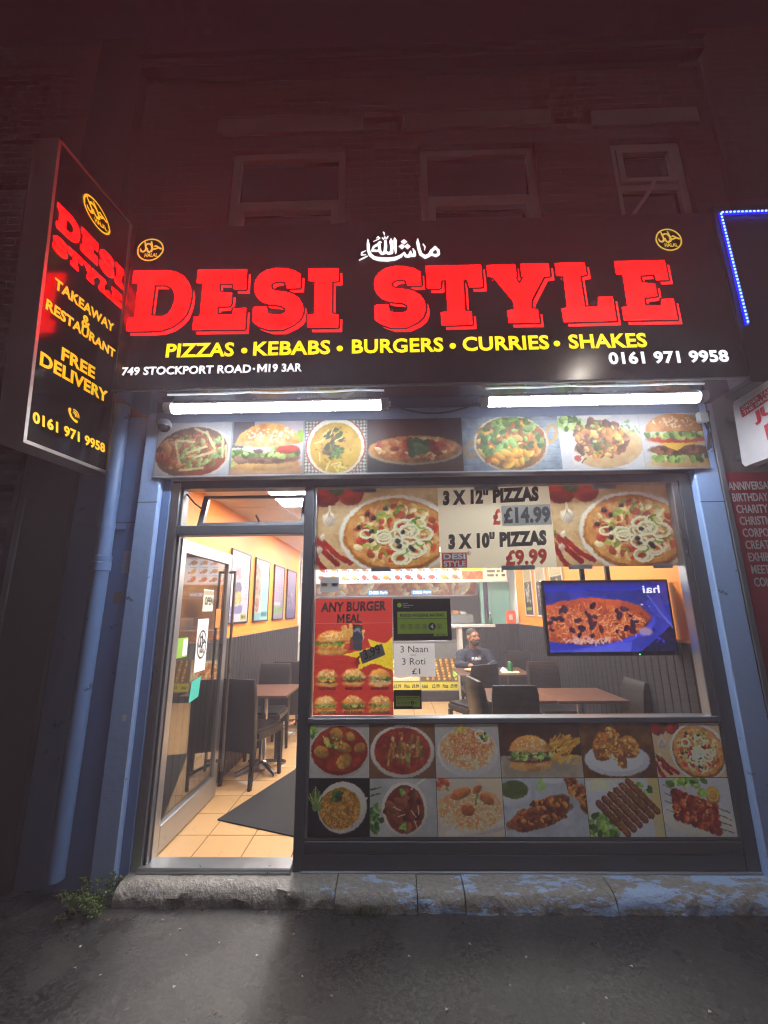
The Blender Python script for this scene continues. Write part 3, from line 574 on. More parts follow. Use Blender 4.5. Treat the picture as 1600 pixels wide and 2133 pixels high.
def pic_wall_poster(asp, k, seed):
    c = Canvas(asp, 110, ['cfd3e6', 'a9d6d4', 'a59ab4', '8f84a8', '3a3634', 'cfc0a4'][k], seed)
    if k == 0:
        c.words(.06, .05, asp - .06, .17, 'aab4d0', 2); c.scat(20, asp * .38, .3, .1, .06, .02, .05, ['c9a8b4', 'b58a9a']); c.e(asp * .4, .52, .14, .09, ('8a86a0', '706c8c', 9)); c.e(asp * .4, .66, .16, .09, ('d9cf9a', 'c0b070', 9), wob=.15); grains(c, 50, asp * .4, .66, .14, .07, ['e6dcae', 'bfae6a'], .05); c.poly([(.04, .78), (asp * .7, .76), (asp * .66, .88), (.04, .88)], '8f8cc0'); c.rect(.04, .9, .1, .98, '7a7ab0'); c.rect(.12, .9, .18, .98, '7a7ab0'); c.rect(asp * .6, .89, asp * .95, .98, 'c4c47a'); c.words(asp * .64, .91, asp * .9, .97, '6a6a3a'); c.words(asp * .72, .25, asp * .95, .7, 'b4b8d4', 8)
    elif k == 1:
        c.rect(0, 0, asp * .42, 1, 'd6c9c4'); c.scat(50, asp * .22, .42, asp * .16, .42, .03, .06, ['b58a80', 'c9a898', 'a5786c', 'd6bca8']); c.rect(asp * .5, .86, asp * .95, .94, '5a8a9c'); c.words(asp * .5, .3, asp * .92, .7, '86bcc0', 9); c.rect(0, .88, asp * .42, 1, '8ac0c8'); c.grad(0, .0, 'a9d6d4', 'a9d6d4')
    elif k == 2:
        c.words(.05, .06, asp - .05, .66, 'b9afc4', 12); c.rect(.05, .68, asp * .7, .74, 'd6d0e0'); c.rect(.05, .76, asp - .05, .9, '9cb48c'); c.words(.08, .77, asp - .08, .89, '6f9a5c', 4)
    elif k == 3:
        c.words(.05, .04, asp - .05, .5, 'a89cbc', 12); c.scat(30, asp * .5, .62, asp * .36, .12, .03, .06, ['a08cac', '7c6c98', 'b8a4bc']); c.rect(0, .82, asp, 1, '7a74a4')
    elif k == 4:
        c.rect(0, 0, asp, .30, 'd8c89a'); c.words(.06, .02, asp - .06, .28, 'b09c6a', 6); c.scat(26, asp * .5, .55, asp * .36, .2, .02, .045, ['c9b8a0', '8a7a6c', 'd8ccb8', '6f6258']); c.rect(.05, .84, asp * .8, .90, 'a5b83a')
    else:
        c.rect(0, .34, asp, 1, '4a4448'); c.words(.06, .04, asp - .06, .3, 'b09a70', 6); c.scat(30, asp * .5, .6, asp * .36, .24, .02, .05, ['b89a90', '7a6a6c', 'd0c0b8'])
    return c
def pic_counter(asp, k, seed):
    c = Canvas(asp, 70, ['5a4a2c', 'c9b48a', '4a4438', '8a5a34'][k], seed)
    if k in (0, 2):
        for i in range(6):
            for j in range(8):
                c.e(asp * (.1 + .15 * i) + .03 * j * .8, .08 + .12 * j, .065, .06, [('d9a85c', 'a86a2c', 12), ('e6c07a', 'b97c3a', 12), ('c8923e', '8f5a22', 12)][(i + j) % 3], hl=.4, wob=.2)
        c.scat(12, asp * .92, .7, .1, .25, .04, .07, GREENS)
    elif k == 1:
        c.e(asp * .5, .5, asp * .46, .42, 'e0d8c4'); c.e(asp * .5, .5, asp * .4, .36, ('c98a44', 'b0642c', 9)); c.scat(40, asp * .5, .5, asp * .36, .3, .03, .07, ['d9a35a', 'b5702e', 'e3c68a', '8a4a20'], hl=.35)
    else:
        for i in range(7): c.line([(asp * .12 * i, .9), (asp * .12 * i + .4, .1)], .05, ('8c5228', '6b3a18', 14))
    return c
# ------------------------------------------------------------------ lettering data
SIGN_Y = -.400                                            # face of the fascia sign
def zl(ox, oy, pts): return [(lambda p: (p.x, p.z))(at(ox + x / 6.4, oy + y / 6.4, SIGN_Y)) for x, y in pts]
LETTERS = [
 ('D', [zl(250, 540, [(190,165),(660,155),(760,180),(850,230),(910,300),(945,380),(955,450),(945,540),(920,640),(880,740),(810,820),(700,900),(560,948),(400,958),(95,960),(110,795),(200,785),(248,328),(168,325)]),
        zl(250, 540, [(465,345),(620,345),(680,375),(720,430),(738,500),(728,580),(690,670),(640,735),(580,768),(410,765)])]),
 ('E', [zl(250, 540, [(1045,150),(1695,145),(1680,405),(1525,402),(1522,322),(1325,322),(1320,445),(1495,455),(1480,600),(1465,625),(1300,635),(1295,745),(1508,745),(1515,668),(1682,655),(1665,935),(970,945),(990,775),(1070,768),(1110,325),(1030,318)])]),
 ('S', [zl(500, 540, [(810,205),(800,385),(625,388),(612,305),(540,295),(460,305),(415,335),(410,375),(430,410),(480,430),(600,438),(700,468),(780,520),(825,590),(845,660),(835,740),(795,810),(720,870),(570,940),(390,942),(240,890),(178,840),(178,665),(200,642),(355,640),(370,725),(420,742),(560,742),(605,720),(620,690),(605,650),(560,622),(480,608),(380,600),(290,570),(230,510),(200,440),(195,360),(215,280),(270,205),(360,150),(480,125),(620,130),(730,160)])]),
 ('I', [zl(500, 540, [(918,135),(1310,130),(1312,290),(1222,298),(1218,738),(1310,745),(1305,912),(908,915),(908,745),(992,740),(1005,298),(918,292)])]),
 ('S', [zl(760, 530, [(740,240),(748,415),(570,420),(548,345),(470,335),(400,345),(355,380),(350,415),(375,450),(420,465),(520,470),(640,490),(740,550),(790,620),(808,700),(800,770),(770,840),(700,905),(560,972),(350,975),(220,930),(138,880),(130,700),(150,680),(310,675),(328,760),(380,780),(520,780),(565,755),(580,720),(570,680),(520,650),(440,640),(330,632),(240,600),(170,540),(135,470),(125,400),(140,320),(190,250),(280,190),(400,162),(520,165),(650,190)])]),
 ('T', [zl(760, 530, [(812,160),(1545,148),(1565,435),(1395,442),(1365,335),(1308,340),(1332,765),(1420,768),(1428,935),(1028,948),(1015,780),(1105,768),(1085,340),(1012,345),(1005,445),(985,458),(832,458)])]),
 ('Y', [zl(990, 530, [(152,152),(525,138),(548,300),(520,318),(592,412),(650,305),(618,298),(605,135),(970,130),(992,290),(905,302),(740,620),(742,730),(830,742),(850,910),(450,915),(425,755),(520,742),(515,670),(490,610),(240,308),(165,295)])]),
 ('L', [zl(990, 530, [(1060,125),(1450,115),(1475,270),(1390,290),(1455,712),(1635,700),(1638,575),(1825,570),(1875,885),(1180,905),(1150,730),(1225,718),(1175,290),(1080,288)])]),
 ('E', [zl(1190, 530, [(572,100),(1235,85),(1285,340),(1130,345),(1110,268),(905,280),(928,385),(1110,398),(1138,555),(960,580),(978,690),(1195,688),(1200,605),(1355,597),(1410,870),(700,880),(672,712),(748,700),(685,275),(598,268)])]),
]
polys = []; PNORM = {}
for i, (ch, lp) in enumerate(LETTERS): polys += [(('L', i), lp, 0)]
rows = []
for idx in (range(0, 4), range(4, 9)):
    P = np.array([p for i in idx for lp in LETTERS[i][1] for p in lp]); lo, hi = P.min(0), P.max(0)
    rows.append((lo, hi))
    for i in idx:
        nl = [[((x - lo[0]) / (hi[0] - lo[0]), (y - lo[1]) / (hi[1] - lo[1])) for x, y in lp] for lp in LETTERS[i][1]]
        w = .16 if len(idx) == 4 else .16
        polys += [(('P', i), [[(x, y * .4) for x, y in lp] for lp in nl], 0)]
        PNORM[i] = [[(x, y * .4) for x, y in lp] for lp in nl]
TEXTS = [('PIZZAS', .025), ('KEBABS', .025), ('BURGERS', .025), ('CURRIES', .025), ('SHAKES', .025), ('749 STOCKPORT ROAD', .025), ('19 3AR', .025), ('0161 971 9958', .03),
 ('TAKEAWAY', .03), ('&', .03), ('RESTAURANT', .03), ('FREE', .03), ('DELIVERY', .03), ('HALAL', .04),
 ('3 X 12" PIZZAS', .07), ('3 X 10" PIZZAS', .07), ('£', .05), ('£14.99', .05), ('£9.99', .05), ('DESI', .04), ('STYLE', .04), ('R', .02),
 ('ANY BURGER', .04), ('EAL', .04), ('3.99', .01), ('CHEESE BURGER', .04), ('VEGGIE BURGER', .04), ('ZINGER BURGER', .04), ('SANDWICH BURGER', .04), ('FISH BURGER', .04), ('SHAWARMA BURGER', .04),
 ('FOOD HYGIENE RATING', .02), ('0', .01), ('1', .01), ('2', .01), ('3', .01), ('4', .03), ('5', .01), ('VERY GOOD', .02), ('Food', .01), ('Standards', .01), ('Agency', .01),
 ('3 Naan', 0), ('(or)', 0), ('3 Roti', 0), ('£1', .01), ('hai', .02), ('Style', .02), ('Kebab', .03), ('Pizza', .03), ('£3.99', .03), ('OPEN', .03), ('PUMA', .03),
 ('ANNIVERSARY', .015), ('BIRTHDAY PARTIES', .015), ('CHARITY DINNERS', .015), ('CHRISTMAS', .015), ('CORPORATE', .015), ('CREATIVE', .015), ('EXHIBITIONS', .015), ('MEETINGS', .015), ('CONFERENCES', .015),
 ('ORDER TAKEAWAY', .02), ('THE SMART WAY', .02), ('JUST', .06), ('EAT', .06)]
prep(TEXTS, polys)

# ------------------------------------------------------------------ materials
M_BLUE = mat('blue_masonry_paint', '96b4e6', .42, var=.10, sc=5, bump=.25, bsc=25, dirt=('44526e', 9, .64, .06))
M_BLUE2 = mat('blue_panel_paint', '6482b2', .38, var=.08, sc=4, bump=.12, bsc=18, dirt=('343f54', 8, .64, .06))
M_FRAME = mat('dark_grey_aluminium', '53575e', .34, .3, var=.06, sc=20, bump=.04)
M_SILVER = mat('silver_aluminium', 'a9adb2', .30, .85, var=.08, sc=14, stretch=(1, 1, .08), bump=.05)
M_SILVER2 = mat('satin_grey_aluminium', '8d9299', .36, .6, var=.08, sc=14, stretch=(.1, 1, 1))
M_BLACK = mat('black_acrylic', '0a0a0c', .14, var=.2, sc=3, rvar=.05, spec=.55)
M_STEEL = mat('chrome', 'c8ccd0', .14, 1, var=.05)
M_GLASS = glass('window_glass', (.97, .985, .98), 1.0, 0, .012)
M_DGLASS = glass('door_glass', (.74, .77, .76), 2.6, 0, .01)
M_UPVC = mat('aged_white_plastic', 'b8aeaa', .4, var=.12, sc=5)
M_DARKGLASS = mat('unlit_window_pane', '14100f', .06, var=.2, spec=.6)
M_RED = mat('lit_red_acrylic', (1, .0006, .0006), .3, emit=7.5, var=.03)
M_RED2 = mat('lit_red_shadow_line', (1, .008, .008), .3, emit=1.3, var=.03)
M_YEL = mat('lit_yellow_acrylic', (1, .80, .005), .3, emit=.72, var=.03, quiet=True)
M_GOLD = mat('lit_amber_acrylic', (.90, .47, .012), .3, emit=.62, var=.06, quiet=True)
M_EMB = mat('dim_gold_acrylic', (.72, .52, .07), .3, emit=.45, var=.06, quiet=True)
M_WHITE = mat('lit_white_acrylic', (.86, .88, .90), .3, emit=.72, var=.03, quiet=True)
M_PRINT = printmat('printed_photo', .38, gain=1.6)
M_PRINTB = printmat('printed_board_outdoors', .55, gain=.36, spec=.25)
M_PRINTI = printmat('printed_poster_indoors', .4, gain=.6)
M_PRINTR = paper(printmat('printed_red_poster', .4))
M_PRINTW = paper(printmat('printed_window_film', .4, gain=.62))
M_SCREEN = printmat('tv_picture', .15, emit=.62)
M_BACKLIT = printmat('backlit_menu', .3, emit=1.15)
M_BACKDIM = printmat('backlit_canopy', .3, emit=.35)

# ------------------------------------------------------------------ the ground
def pavement_material():
    M = bpy.data.materials.new('wet_tarmac'); M.use_nodes = True; n = M.node_tree.nodes; l = M.node_tree.links; b = n['Principled BSDF']
    tc = n.new('ShaderNodeTexCoord')
    def nz(sc, det=6, rough=.6):
        k = n.new('ShaderNodeTexNoise'); k.inputs['Scale'].default_value = sc; k.inputs['Detail'].default_value = det; k.inputs['Roughness'].default_value = rough; l.new(tc.outputs['Object'], k.inputs[0]); return k.outputs[0]
    def ramp(src, a, c, c0=(0, 0, 0, 1), c1=(1, 1, 1, 1)):
        k = n.new('ShaderNodeValToRGB'); k.color_ramp.elements[0].position = a; k.color_ramp.elements[1].position = c; k.color_ramp.elements[0].color = c0; k.color_ramp.elements[1].color = c1; l.new(src, k.inputs[0]); return k.outputs[0]
    fine = ramp(nz(42, 9, .82), .40, .66, (.002, .0022, .0027, 1), (.050, .050, .051, 1))
    pat = ramp(nz(.9, 9, .66), .57, .67)                       # drier, browner old repair patches
    m1 = n.new('ShaderNodeMix'); m1.data_type = 'RGBA'; l.new(pat, m1.inputs[0]); l.new(fine, m1.inputs[6])
    dry = ramp(nz(40, 9, .82), .38, .68, (.014, .0125, .010, 1), (.090, .079, .065, 1)); l.new(dry, m1.inputs[7])
    spk = ramp(nz(210, 2), .71, .75); m2 = n.new('ShaderNodeMix'); m2.data_type = 'RGBA'; l.new(spk, m2.inputs[0]); l.new(m1.outputs[2], m2.inputs[6]); m2.inputs[7].default_value = (.17, .165, .16, 1)
    vo = n.new('ShaderNodeTexVoronoi'); vo.feature = 'DISTANCE_TO_EDGE'; vo.inputs['Scale'].default_value = .75; wp = n.new('ShaderNodeMix'); wp.data_type = 'RGBA'; wp.inputs[0].default_value = .12; l.new(tc.outputs['Object'], wp.inputs[6])
    w2 = n.new('ShaderNodeTexNoise'); w2.inputs['Scale'].default_value = 5; w2.inputs['Detail'].default_value = 6; l.new(tc.outputs['Object'], w2.inputs[0]); l.new(w2.outputs[1], wp.inputs[7]); l.new(wp.outputs[2], vo.inputs[0])
    crk = ramp(vo.outputs[0], .002, .008); m3 = n.new('ShaderNodeMix'); m3.data_type = 'RGBA'; l.new(crk, m3.inputs[0]); m3.inputs[6].default_value = (.006, .006, .006, 1); l.new(m2.outputs[2], m3.inputs[7])
    l.new(m3.outputs[2], b.inputs['Base Color'])
    r = n.new('ShaderNodeMapRange'); wet = ramp(nz(2.2, 5, .6), .40, .62); l.new(wet, r.inputs[0]); r.inputs[3].default_value = .13; r.inputs[4].default_value = .46; l.new(r.outputs[0], b.inputs['Roughness'])
    bp = n.new('ShaderNodeBump'); bp.inputs['Strength'].default_value = .45; bp.inputs['Distance'].default_value = .010; l.new(nz(38, 8, .8), bp.inputs['Height']); l.new(bp.outputs[0], b.inputs['Normal'])
    return M
struct(MB().quad((-70, -90, 0), (70, -90, 0), (70, 30, 0), (-70, 30, 0)).build('pavement', pavement_material()))

def step_material():
    M = bpy.data.materials.new('peeling_blue_step'); M.use_nodes = True; n = M.node_tree.nodes; l = M.node_tree.links; b = n['Principled BSDF']
    tc = n.new('ShaderNodeTexCoord'); ge = n.new('ShaderNodeNewGeometry')
    a = n.new('ShaderNodeTexNoise'); a.inputs['Scale'].default_value = 40; a.inputs['Detail'].default_value = 6; l.new(ge.outputs['Position'], a.inputs[0])
    r1 = n.new('ShaderNodeValToRGB'); r1.color_ramp.elements[0].color = (.085, .078, .070, 1); r1.color_ramp.elements[1].color = (.29, .27, .25, 1); l.new(a.outputs[0], r1.inputs[0])
    mp = n.new('ShaderNodeMapping'); mp.inputs['Scale'].default_value = (4.5, 13, 19); l.new(ge.outputs['Position'], mp.inputs[0])
    k = n.new('ShaderNodeTexNoise'); k.inputs['Scale'].default_value = 1; k.inputs['Detail'].default_value = 7; k.inputs['Roughness'].default_value = .74; l.new(mp.outputs[0], k.inputs[0])
    sx = n.new('ShaderNodeSeparateXYZ'); l.new(ge.outputs['Position'], sx.inputs[0]); g = n.new('ShaderNodeMapRange'); g.inputs[1].default_value = -1.7; g.inputs[2].default_value = 1.4; g.inputs[3].default_value = -.15; g.inputs[4].default_value = .02; l.new(sx.outputs[0], g.inputs[0])
    ad = n.new('ShaderNodeMath'); l.new(k.outputs[0], ad.inputs[0]); l.new(g.outputs[0], ad.inputs[1])
    r2 = n.new('ShaderNodeValToRGB'); r2.color_ramp.elements[0].position = .505; r2.color_ramp.elements[1].position = .53; l.new(ad.outputs[0], r2.inputs[0])
    mx = n.new('ShaderNodeMix'); mx.data_type = 'RGBA'; l.new(r2.outputs[0], mx.inputs[0]); l.new(r1.outputs[0], mx.inputs[6]); mx.inputs[7].default_value = (*lin('8aa2c6'), 1); l.new(mx.outputs[2], b.inputs['Base Color'])
    b.inputs['Roughness'].default_value = .5
    bp = n.new('ShaderNodeBump'); bp.inputs['Strength'].default_value = .9; bp.inputs['Distance'].default_value = .012; l.new(a.outputs[0], bp.inputs['Height']); l.new(bp.outputs[0], b.inputs['Normal'])
    return M
M_STEP = step_material()
def rough_block(x0, x1, y0, y1, z0, z1, amp, seed, wear=.0):
    rs = np.random.RandomState(seed); nx = max(3, int((x1 - x0) / .035)); prof = [(y1, z0), (y1, z1), ((y0 + y1) / 2, z1), (y0 + .06, z1 - .004), (y0 + .02, z1 - .018 - wear), (y0, z1 - .05 - wear), (y0 - .004, z0 + .03), (y0 - .01, z0 - .01)]
    mb = MB(); vs = []
    for i in range(nx + 1):
        x = x0 + (x1 - x0) * i / nx
        for j, (y, z) in enumerate(prof):
            k = amp if j > 1 else 0
            vs.append((x + (rs.rand() - .5) * k * .6 * (0 < i < nx), y + (rs.rand() - .5) * k * (1.2 if j > 3 else .3), z + (rs.rand() - .5) * k * (.8 if 2 < j < 7 else .15)))
    m = len(prof); fs = [(i * m + j, i * m + j + 1, (i + 1) * m + j + 1, (i + 1) * m + j) for i in range(nx) for j in range(m - 1)]
    fs += [tuple(range(m))[::-1], tuple(nx * m + j for j in range(m))]
    return mb.add(vs, [f[::-1] for f in fs])
step = bpy.data.objects.new('step', None); C.objects.link(step); struct(step)
xs = [-1.655, -.36, .11, .38, 1.22, 2.40]
for i in range(len(xs) - 1):
    left = xs[i] < -.4
    rough_block(xs[i] + .003, xs[i + 1] - .003, -.155 if left else -.20 + .006 * (i % 3), .10, 0, .098 if left else .094 + .003 * (i % 2), .019 if left else .012, i + 3, .006 if left else 0).build('stone', M_STEP, step, smooth=True, angle=50)

# ------------------------------------------------------------------ the building
def wall_holes(x0, x1, z0, z1, y0, y1, holes):
    X = sorted({x0, x1, *[h[0] for h in holes], *[h[1] for h in holes]}); Z = sorted({z0, z1, *[h[2] for h in holes], *[h[3] for h in holes]}); mb = MB()
    inh = lambda x, z: any(h[0] < x < h[1] and h[2] < z < h[3] for h in holes)
    for a, b in zip(X[:-1], X[1:]):
        for c, d in zip(Z[:-1], Z[1:]):
            if not inh((a + b) / 2, (c + d) / 2): mb.quad((a, y0, c), (b, y0, c), (b, y0, d), (a, y0, d)).quad((b, y1, c), (a, y1, c), (a, y1, d), (b, y1, d))
    for a, b, c, d in holes:
        mb.quad((a, y0, c), (a, y0, d), (a, y1, d), (a, y1, c)).quad((b, y0, d), (b, y0, c), (b, y1, c), (b, y1, d)).quad((a, y0, d), (b, y0, d), (b, y1, d), (a, y1, d)).quad((b, y0, c), (a, y0, c), (a, y1, c), (b, y1, c))
    return mb
def brick_material():
    M = bpy.data.materials.new('dark_brick'); M.use_nodes = True; n = M.node_tree.nodes; l = M.node_tree.links; b = n['Principled BSDF']
    ge = n.new('ShaderNodeNewGeometry'); sp = n.new('ShaderNodeSeparateXYZ'); l.new(ge.outputs['Position'], sp.inputs[0]); cb = n.new('ShaderNodeCombineXYZ'); l.new(sp.outputs[0], cb.inputs[0]); l.new(sp.outputs[2], cb.inputs[1])
    br = n.new('ShaderNodeTexBrick'); l.new(cb.outputs[0], br.inputs[0]); br.inputs['Scale'].default_value = 1; br.inputs['Brick Width'].default_value = .225; br.inputs['Row Height'].default_value = .075; br.inputs['Mortar Size'].default_value = .006
    br.inputs[1].default_value = (.150, .056, .048, 1); br.inputs[2].default_value = (.14, .052, .045, 1); br.inputs[3].default_value = (.145, .060, .052, 1); l.new(br.outputs[0], b.inputs['Base Color']); b.inputs['Roughness'].default_value = .85
    bp = n.new('ShaderNodeBump'); bp.inputs['Distance'].default_value = .002; bp.invert = True; l.new(br.outputs[1], bp.inputs['Height']); l.new(bp.outputs[0], b.inputs['Normal']); return M
M_BRICK = brick_material()
M_STONE = mat('painted_lintel_stone', '8f8478', .7, var=.15, sc=6, bump=.2)
bld = thing('shop_building', 'dark brick building above the shop with three plain windows and pale lintels', 'building', (.2, .05, 0))
WINS = [(-1.45, -.385, 4.45, 5.89), (.30, 1.37, 4.45, 5.87), (2.05, 2.71, 4.45, 5.87)]
wall_holes(-2.36, 3.0, 3.05, 6.75, .05, .25, WINS).build('wall', M_BRICK, bld)
for i, (a, b, c, d) in enumerate(WINS):
    w = MB(); t = .07; y0, y1 = .10, .17
    w.box(a, a + t, y0, y1, c, d).box(b - t, b, y0, y1, c, d).box(a + t, b - t, y0, y1, d - t, d).box(a + t, b - t, y0, y1, c, c + t)
    if i < 2: w.box(a + t, b - t, y0 + .01, y1 - .01, 5.26, 5.34); w.box(a + t, a + t + .06, y0 - .02, y0 + .03, c + t, 5.26).box(b - t - .06, b - t, y0 - .02, y0 + .03, c + t, 5.26).box(a + t + .06, b - t - .06, y0 - .018, y0 + .03, 5.20, 5.258)
    else: w.box(a + t, b - t, y0 + .01, y1 - .01, 5.34, 5.41); w.box(a + t, a + t + .05, y0 - .02, y0 + .03, 5.41, d - t).box(b - t - .05, b - t, y0 - .02, y0 + .03, 5.41, d - t).box(a + t + .05, b - t - .05, y0 - .018, y0 + .03, 5.412, 5.46).box(a + t + .05, b - t - .05, y0 - .018, y0 + .03, d - t - .05, d - t - .002)
    f = w.build('window', M_UPVC, bld); MB().box(a + t, b - t, .139, .143, c + t, d - t).build('pane', M_DARKGLASS, f)
    if i == 2: MB().tube([(2.16, .06, 5.02), (2.30, .07, 5.22), (2.42, .075, 5.42)], .018).build('stay', M_UPVC, f)
for a, b, c, d in [(-1.60, -.22, 6.04, 6.235), (.15, 1.53, 6.04, 6.23), (1.91, 2.89, 6.0, 6.19)]: MB().box(a, b, .02, .06, c, d, .006).build('lintel', M_STONE, bld)
MB().box(-2.36, 3.0, -.10, .02, 6.76, 6.86, .02).build('gutter', mat('black_gutter', '1c1a1a', .5), bld)
MB().add([(-2.36, -.12, 6.87), (3.0, -.12, 6.87), (3.0, 3, 8.6), (-2.36, 3, 8.6)], [(0, 1, 2, 3)]).build('roof', mat('slate', '2a2628', .6), bld)
# painted ground floor
p = MB().box(-1.868, -1.715, -.06, .06, 0, 3.15, .008).build('pilaster', M_BLUE, bld); p['label'] = 'bright blue painted pilaster left of the door'
p = MB().box(2.185, 2.360, -.06, .06, 0, 3.15, .008).build('pilaster', M_BLUE, bld); p['label'] = 'bright blue painted pilaster right of the window'
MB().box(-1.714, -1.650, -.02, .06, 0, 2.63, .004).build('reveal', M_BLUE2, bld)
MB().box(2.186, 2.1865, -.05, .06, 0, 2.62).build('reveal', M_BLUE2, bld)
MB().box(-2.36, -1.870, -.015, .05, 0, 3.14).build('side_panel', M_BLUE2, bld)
MB().box(-2.33, -1.872, -.019, -.0145, 2.30, 2.306).build('panel_joint', M_FRAME, bld)
MB().box(-1.866, -1.717, -.0612, -.058, 2.44, 2.446).build('panel_joint', M_FRAME, bld); MB().box(2.187, 2.358, -.0612, -.058, 2.38, 2.386).build('panel_joint', M_FRAME, bld)
MB().box(-1.80, 2.30, -.066, .04, 3.064, 3.149).build('lamp_board', mat('blue_grey_board', '4c5a72', .35, var=.08, sc=4, bump=.08, bsc=14), bld)
MB().box(-1.712, 2.183, -.05, .05, 2.632, 2.68).build('head_board', M_FRAME, bld)
# the wider walls of the row (dark)
nbl = thing('neighbour_building', 'unlit dark building at the left edge beside the drainpipe', 'building', (-4.5, 0, 0))
M_DARKW = mat('dark_render', '2c2826', .75, var=.2, sc=4, bump=.2)
MB().box(-7.5, -2.80, -.02, .25, 3.0, 7.2).build('wall', M_BRICK, nbl); MB().box(-2.80, -2.362, -.06, .25, 0, 7.2).build('pilaster', M_DARKW, nbl)
sh = MB()
for k in range(36): sh.add([(-7.5, .03, k * .083), (-2.80, .03, k * .083), (-2.80, .0, k * .083 + .04), (-7.5, .0, k * .083 + .04), (-2.80, .03, k * .083 + .083), (-7.5, .03, k * .083 + .083)], [(0, 1, 2, 3), (3, 2, 4, 5)])
sh.build('roller_shutter', mat('brown_shutter', '3a2a24', .5, var=.15), nbl); MB().box(-7.5, -2.78, -.12, .0, 2.98, 3.3, .01).build('shutter_box', M_DARKW, nbl)
MB().box(-2.74, -2.70, -.075, -.055, .0, 2.9).build('cover_strip', M_FRAME, nbl)

# ------------------------------------------------------------------ interior shell
FZ = .115; XL, XR, YB, CZ = -1.68, 2.15, 4.52, 2.69
M_ORANGE = mat('orange_wall_paint', 'ef8d2c', .5, var=.06, sc=4, stretch=(1, 1, .12), bump=.05)
M_PINE = mat('black_stained_board', '24252a', .42, var=.35, sc=26, stretch=(1, 1, .10), bump=.25, bsc=40)
M_WHITEW = mat('white_wall', 'd8d6d0', .5, var=.04)
def room_wall(name, a, b, z0, z1, m, hole=None): return struct(MB().quad((*a, z0), (*b, z0), (*b, z1), (*a, z1)).build(name, m))
wl_ = room_wall('wall_left', (XL, .06), (XL, YB), FZ, CZ + .02, M_ORANGE)
wr_ = room_wall('wall_right', (XR, YB), (XR, .06), FZ, CZ + .02, M_ORANGE)
wb_ = struct(MB().quad((1.16, YB, FZ), (XR, YB, FZ), (XR, YB, 1.40), (1.16, YB, 1.40)).build('wall_back', M_PINE))
board = MB().box(-.047, .047, 0, .014, 0, 1.285, .004).build('board', M_PINE, wl_, world=False); board.location = Vector((XL, .12, FZ)) - wloc(wl_); board.rotation_euler = (0, 0, -R(90))
def boards(parent, p0, d, n, rz, z=FZ):
    for k in range(n):
        share(board, 'board', (p0[0] + d[0] * k, p0[1] + d[1] * k, z), parent, rot=(0, 0, rz))
board.location = Vector((XL + .014, .16, FZ)) - wloc(wl_)
boards(wl_, (XL + .014, .26), (0, .1), 43, -R(90))
boards(wr_, (XR - .014, .16), (0, .1), 44, R(90))
boards(wb_, (1.22, YB - .014), (.1, 0), 9, 0)
M_TRIM = mat('orange_trim', 'e08a34', .45)
for par, a, b in ((wl_, (XL, XL + .022), (.08, YB)), (wr_, (XR - .022, XR), (.08, YB))):
    MB().box(*a, *b, 1.40, 1.418).build('dado_rail', M_TRIM, par); MB().box(a[0] + .001, a[1] + .004, *b, FZ + .001, FZ + .13).build('skirting', M_TRIM, par)
# floor of separate tiles with recessed grout
fl = struct(MB().box(XL - .02, XR + .02, .07, 6.8, FZ - .03, FZ - .004).build('floor', mat('brown_grout', '4a3626', .8)))
M_TILE = mat('beige_floor_tile', 'c49b6c', .30, var=.14, sc=3.5, bump=.03, dirt=('7a5838', 6, .58, .25))
T = .325; tile = None
for j in range(15):
    for i in range(12):
        x0 = -1.66 + i * T; y0 = .085 + j * T - .02
        if tile is None:
            tile = MB().box(-T / 2 + .0035, T / 2 - .0035, -T / 2 + .0035, T / 2 - .0035, -.006, .0, .002).build('tile', M_TILE, fl, world=False); tile.location = Vector((x0 + T / 2, y0 + T / 2, FZ)) - wloc(fl)
        else: share(tile, 'tile', (x0 + T / 2, y0 + T / 2, FZ + random.uniform(-.0006, .0006)), fl)
# suspended ceiling
M_CEIL = mat('ceiling_tile_white', 'cfcac2', .8, var=.04, sc=8, bump=.1, bsc=160)
ce = struct(MB().box(XL - .03, XR + .03, .05, 6.8, CZ + .03, CZ + .05).build('ceiling', M_CEIL))
LIGHTS = {(0 + 1, 1), (4, 1), (1, 4), (4, 4), (1, 7), (4, 7)}
gx0, gy0 = -1.72, -.03; ct = None; M_GRID = mat('ceiling_grid', 'c9c5be', .4)
for j in range(11):
    for i in range(7):
        if (i, j) in LIGHTS: continue
        x, y = gx0 + .6 * i + .3, gy0 + .6 * j + .3
        if ct is None: ct = MB().box(-.286, .286, -.286, .286, .004, .018, .003).build('ceiling_tile', M_CEIL, ce, world=False); ct.location = Vector((x, y, CZ)) - wloc(ce)
        else: share(ct, 'ceiling_tile', (x, y, CZ), ce)
g = MB()
for i in range(8): g.box(gx0 + .6 * i - .012, gx0 + .6 * i + .012, .05, 6.6, CZ, CZ + .012)
for j in range(1, 12): g.box(XL, XR + .02, gy0 + .6 * j - .012, gy0 + .6 * j + .012, CZ + .0015, CZ + .010)
g.build('ceiling_grid', M_GRID, ce)
M_PANEL = mat('lit_ceiling_panel', (1, .96, .90), .4, emit=42, var=0)
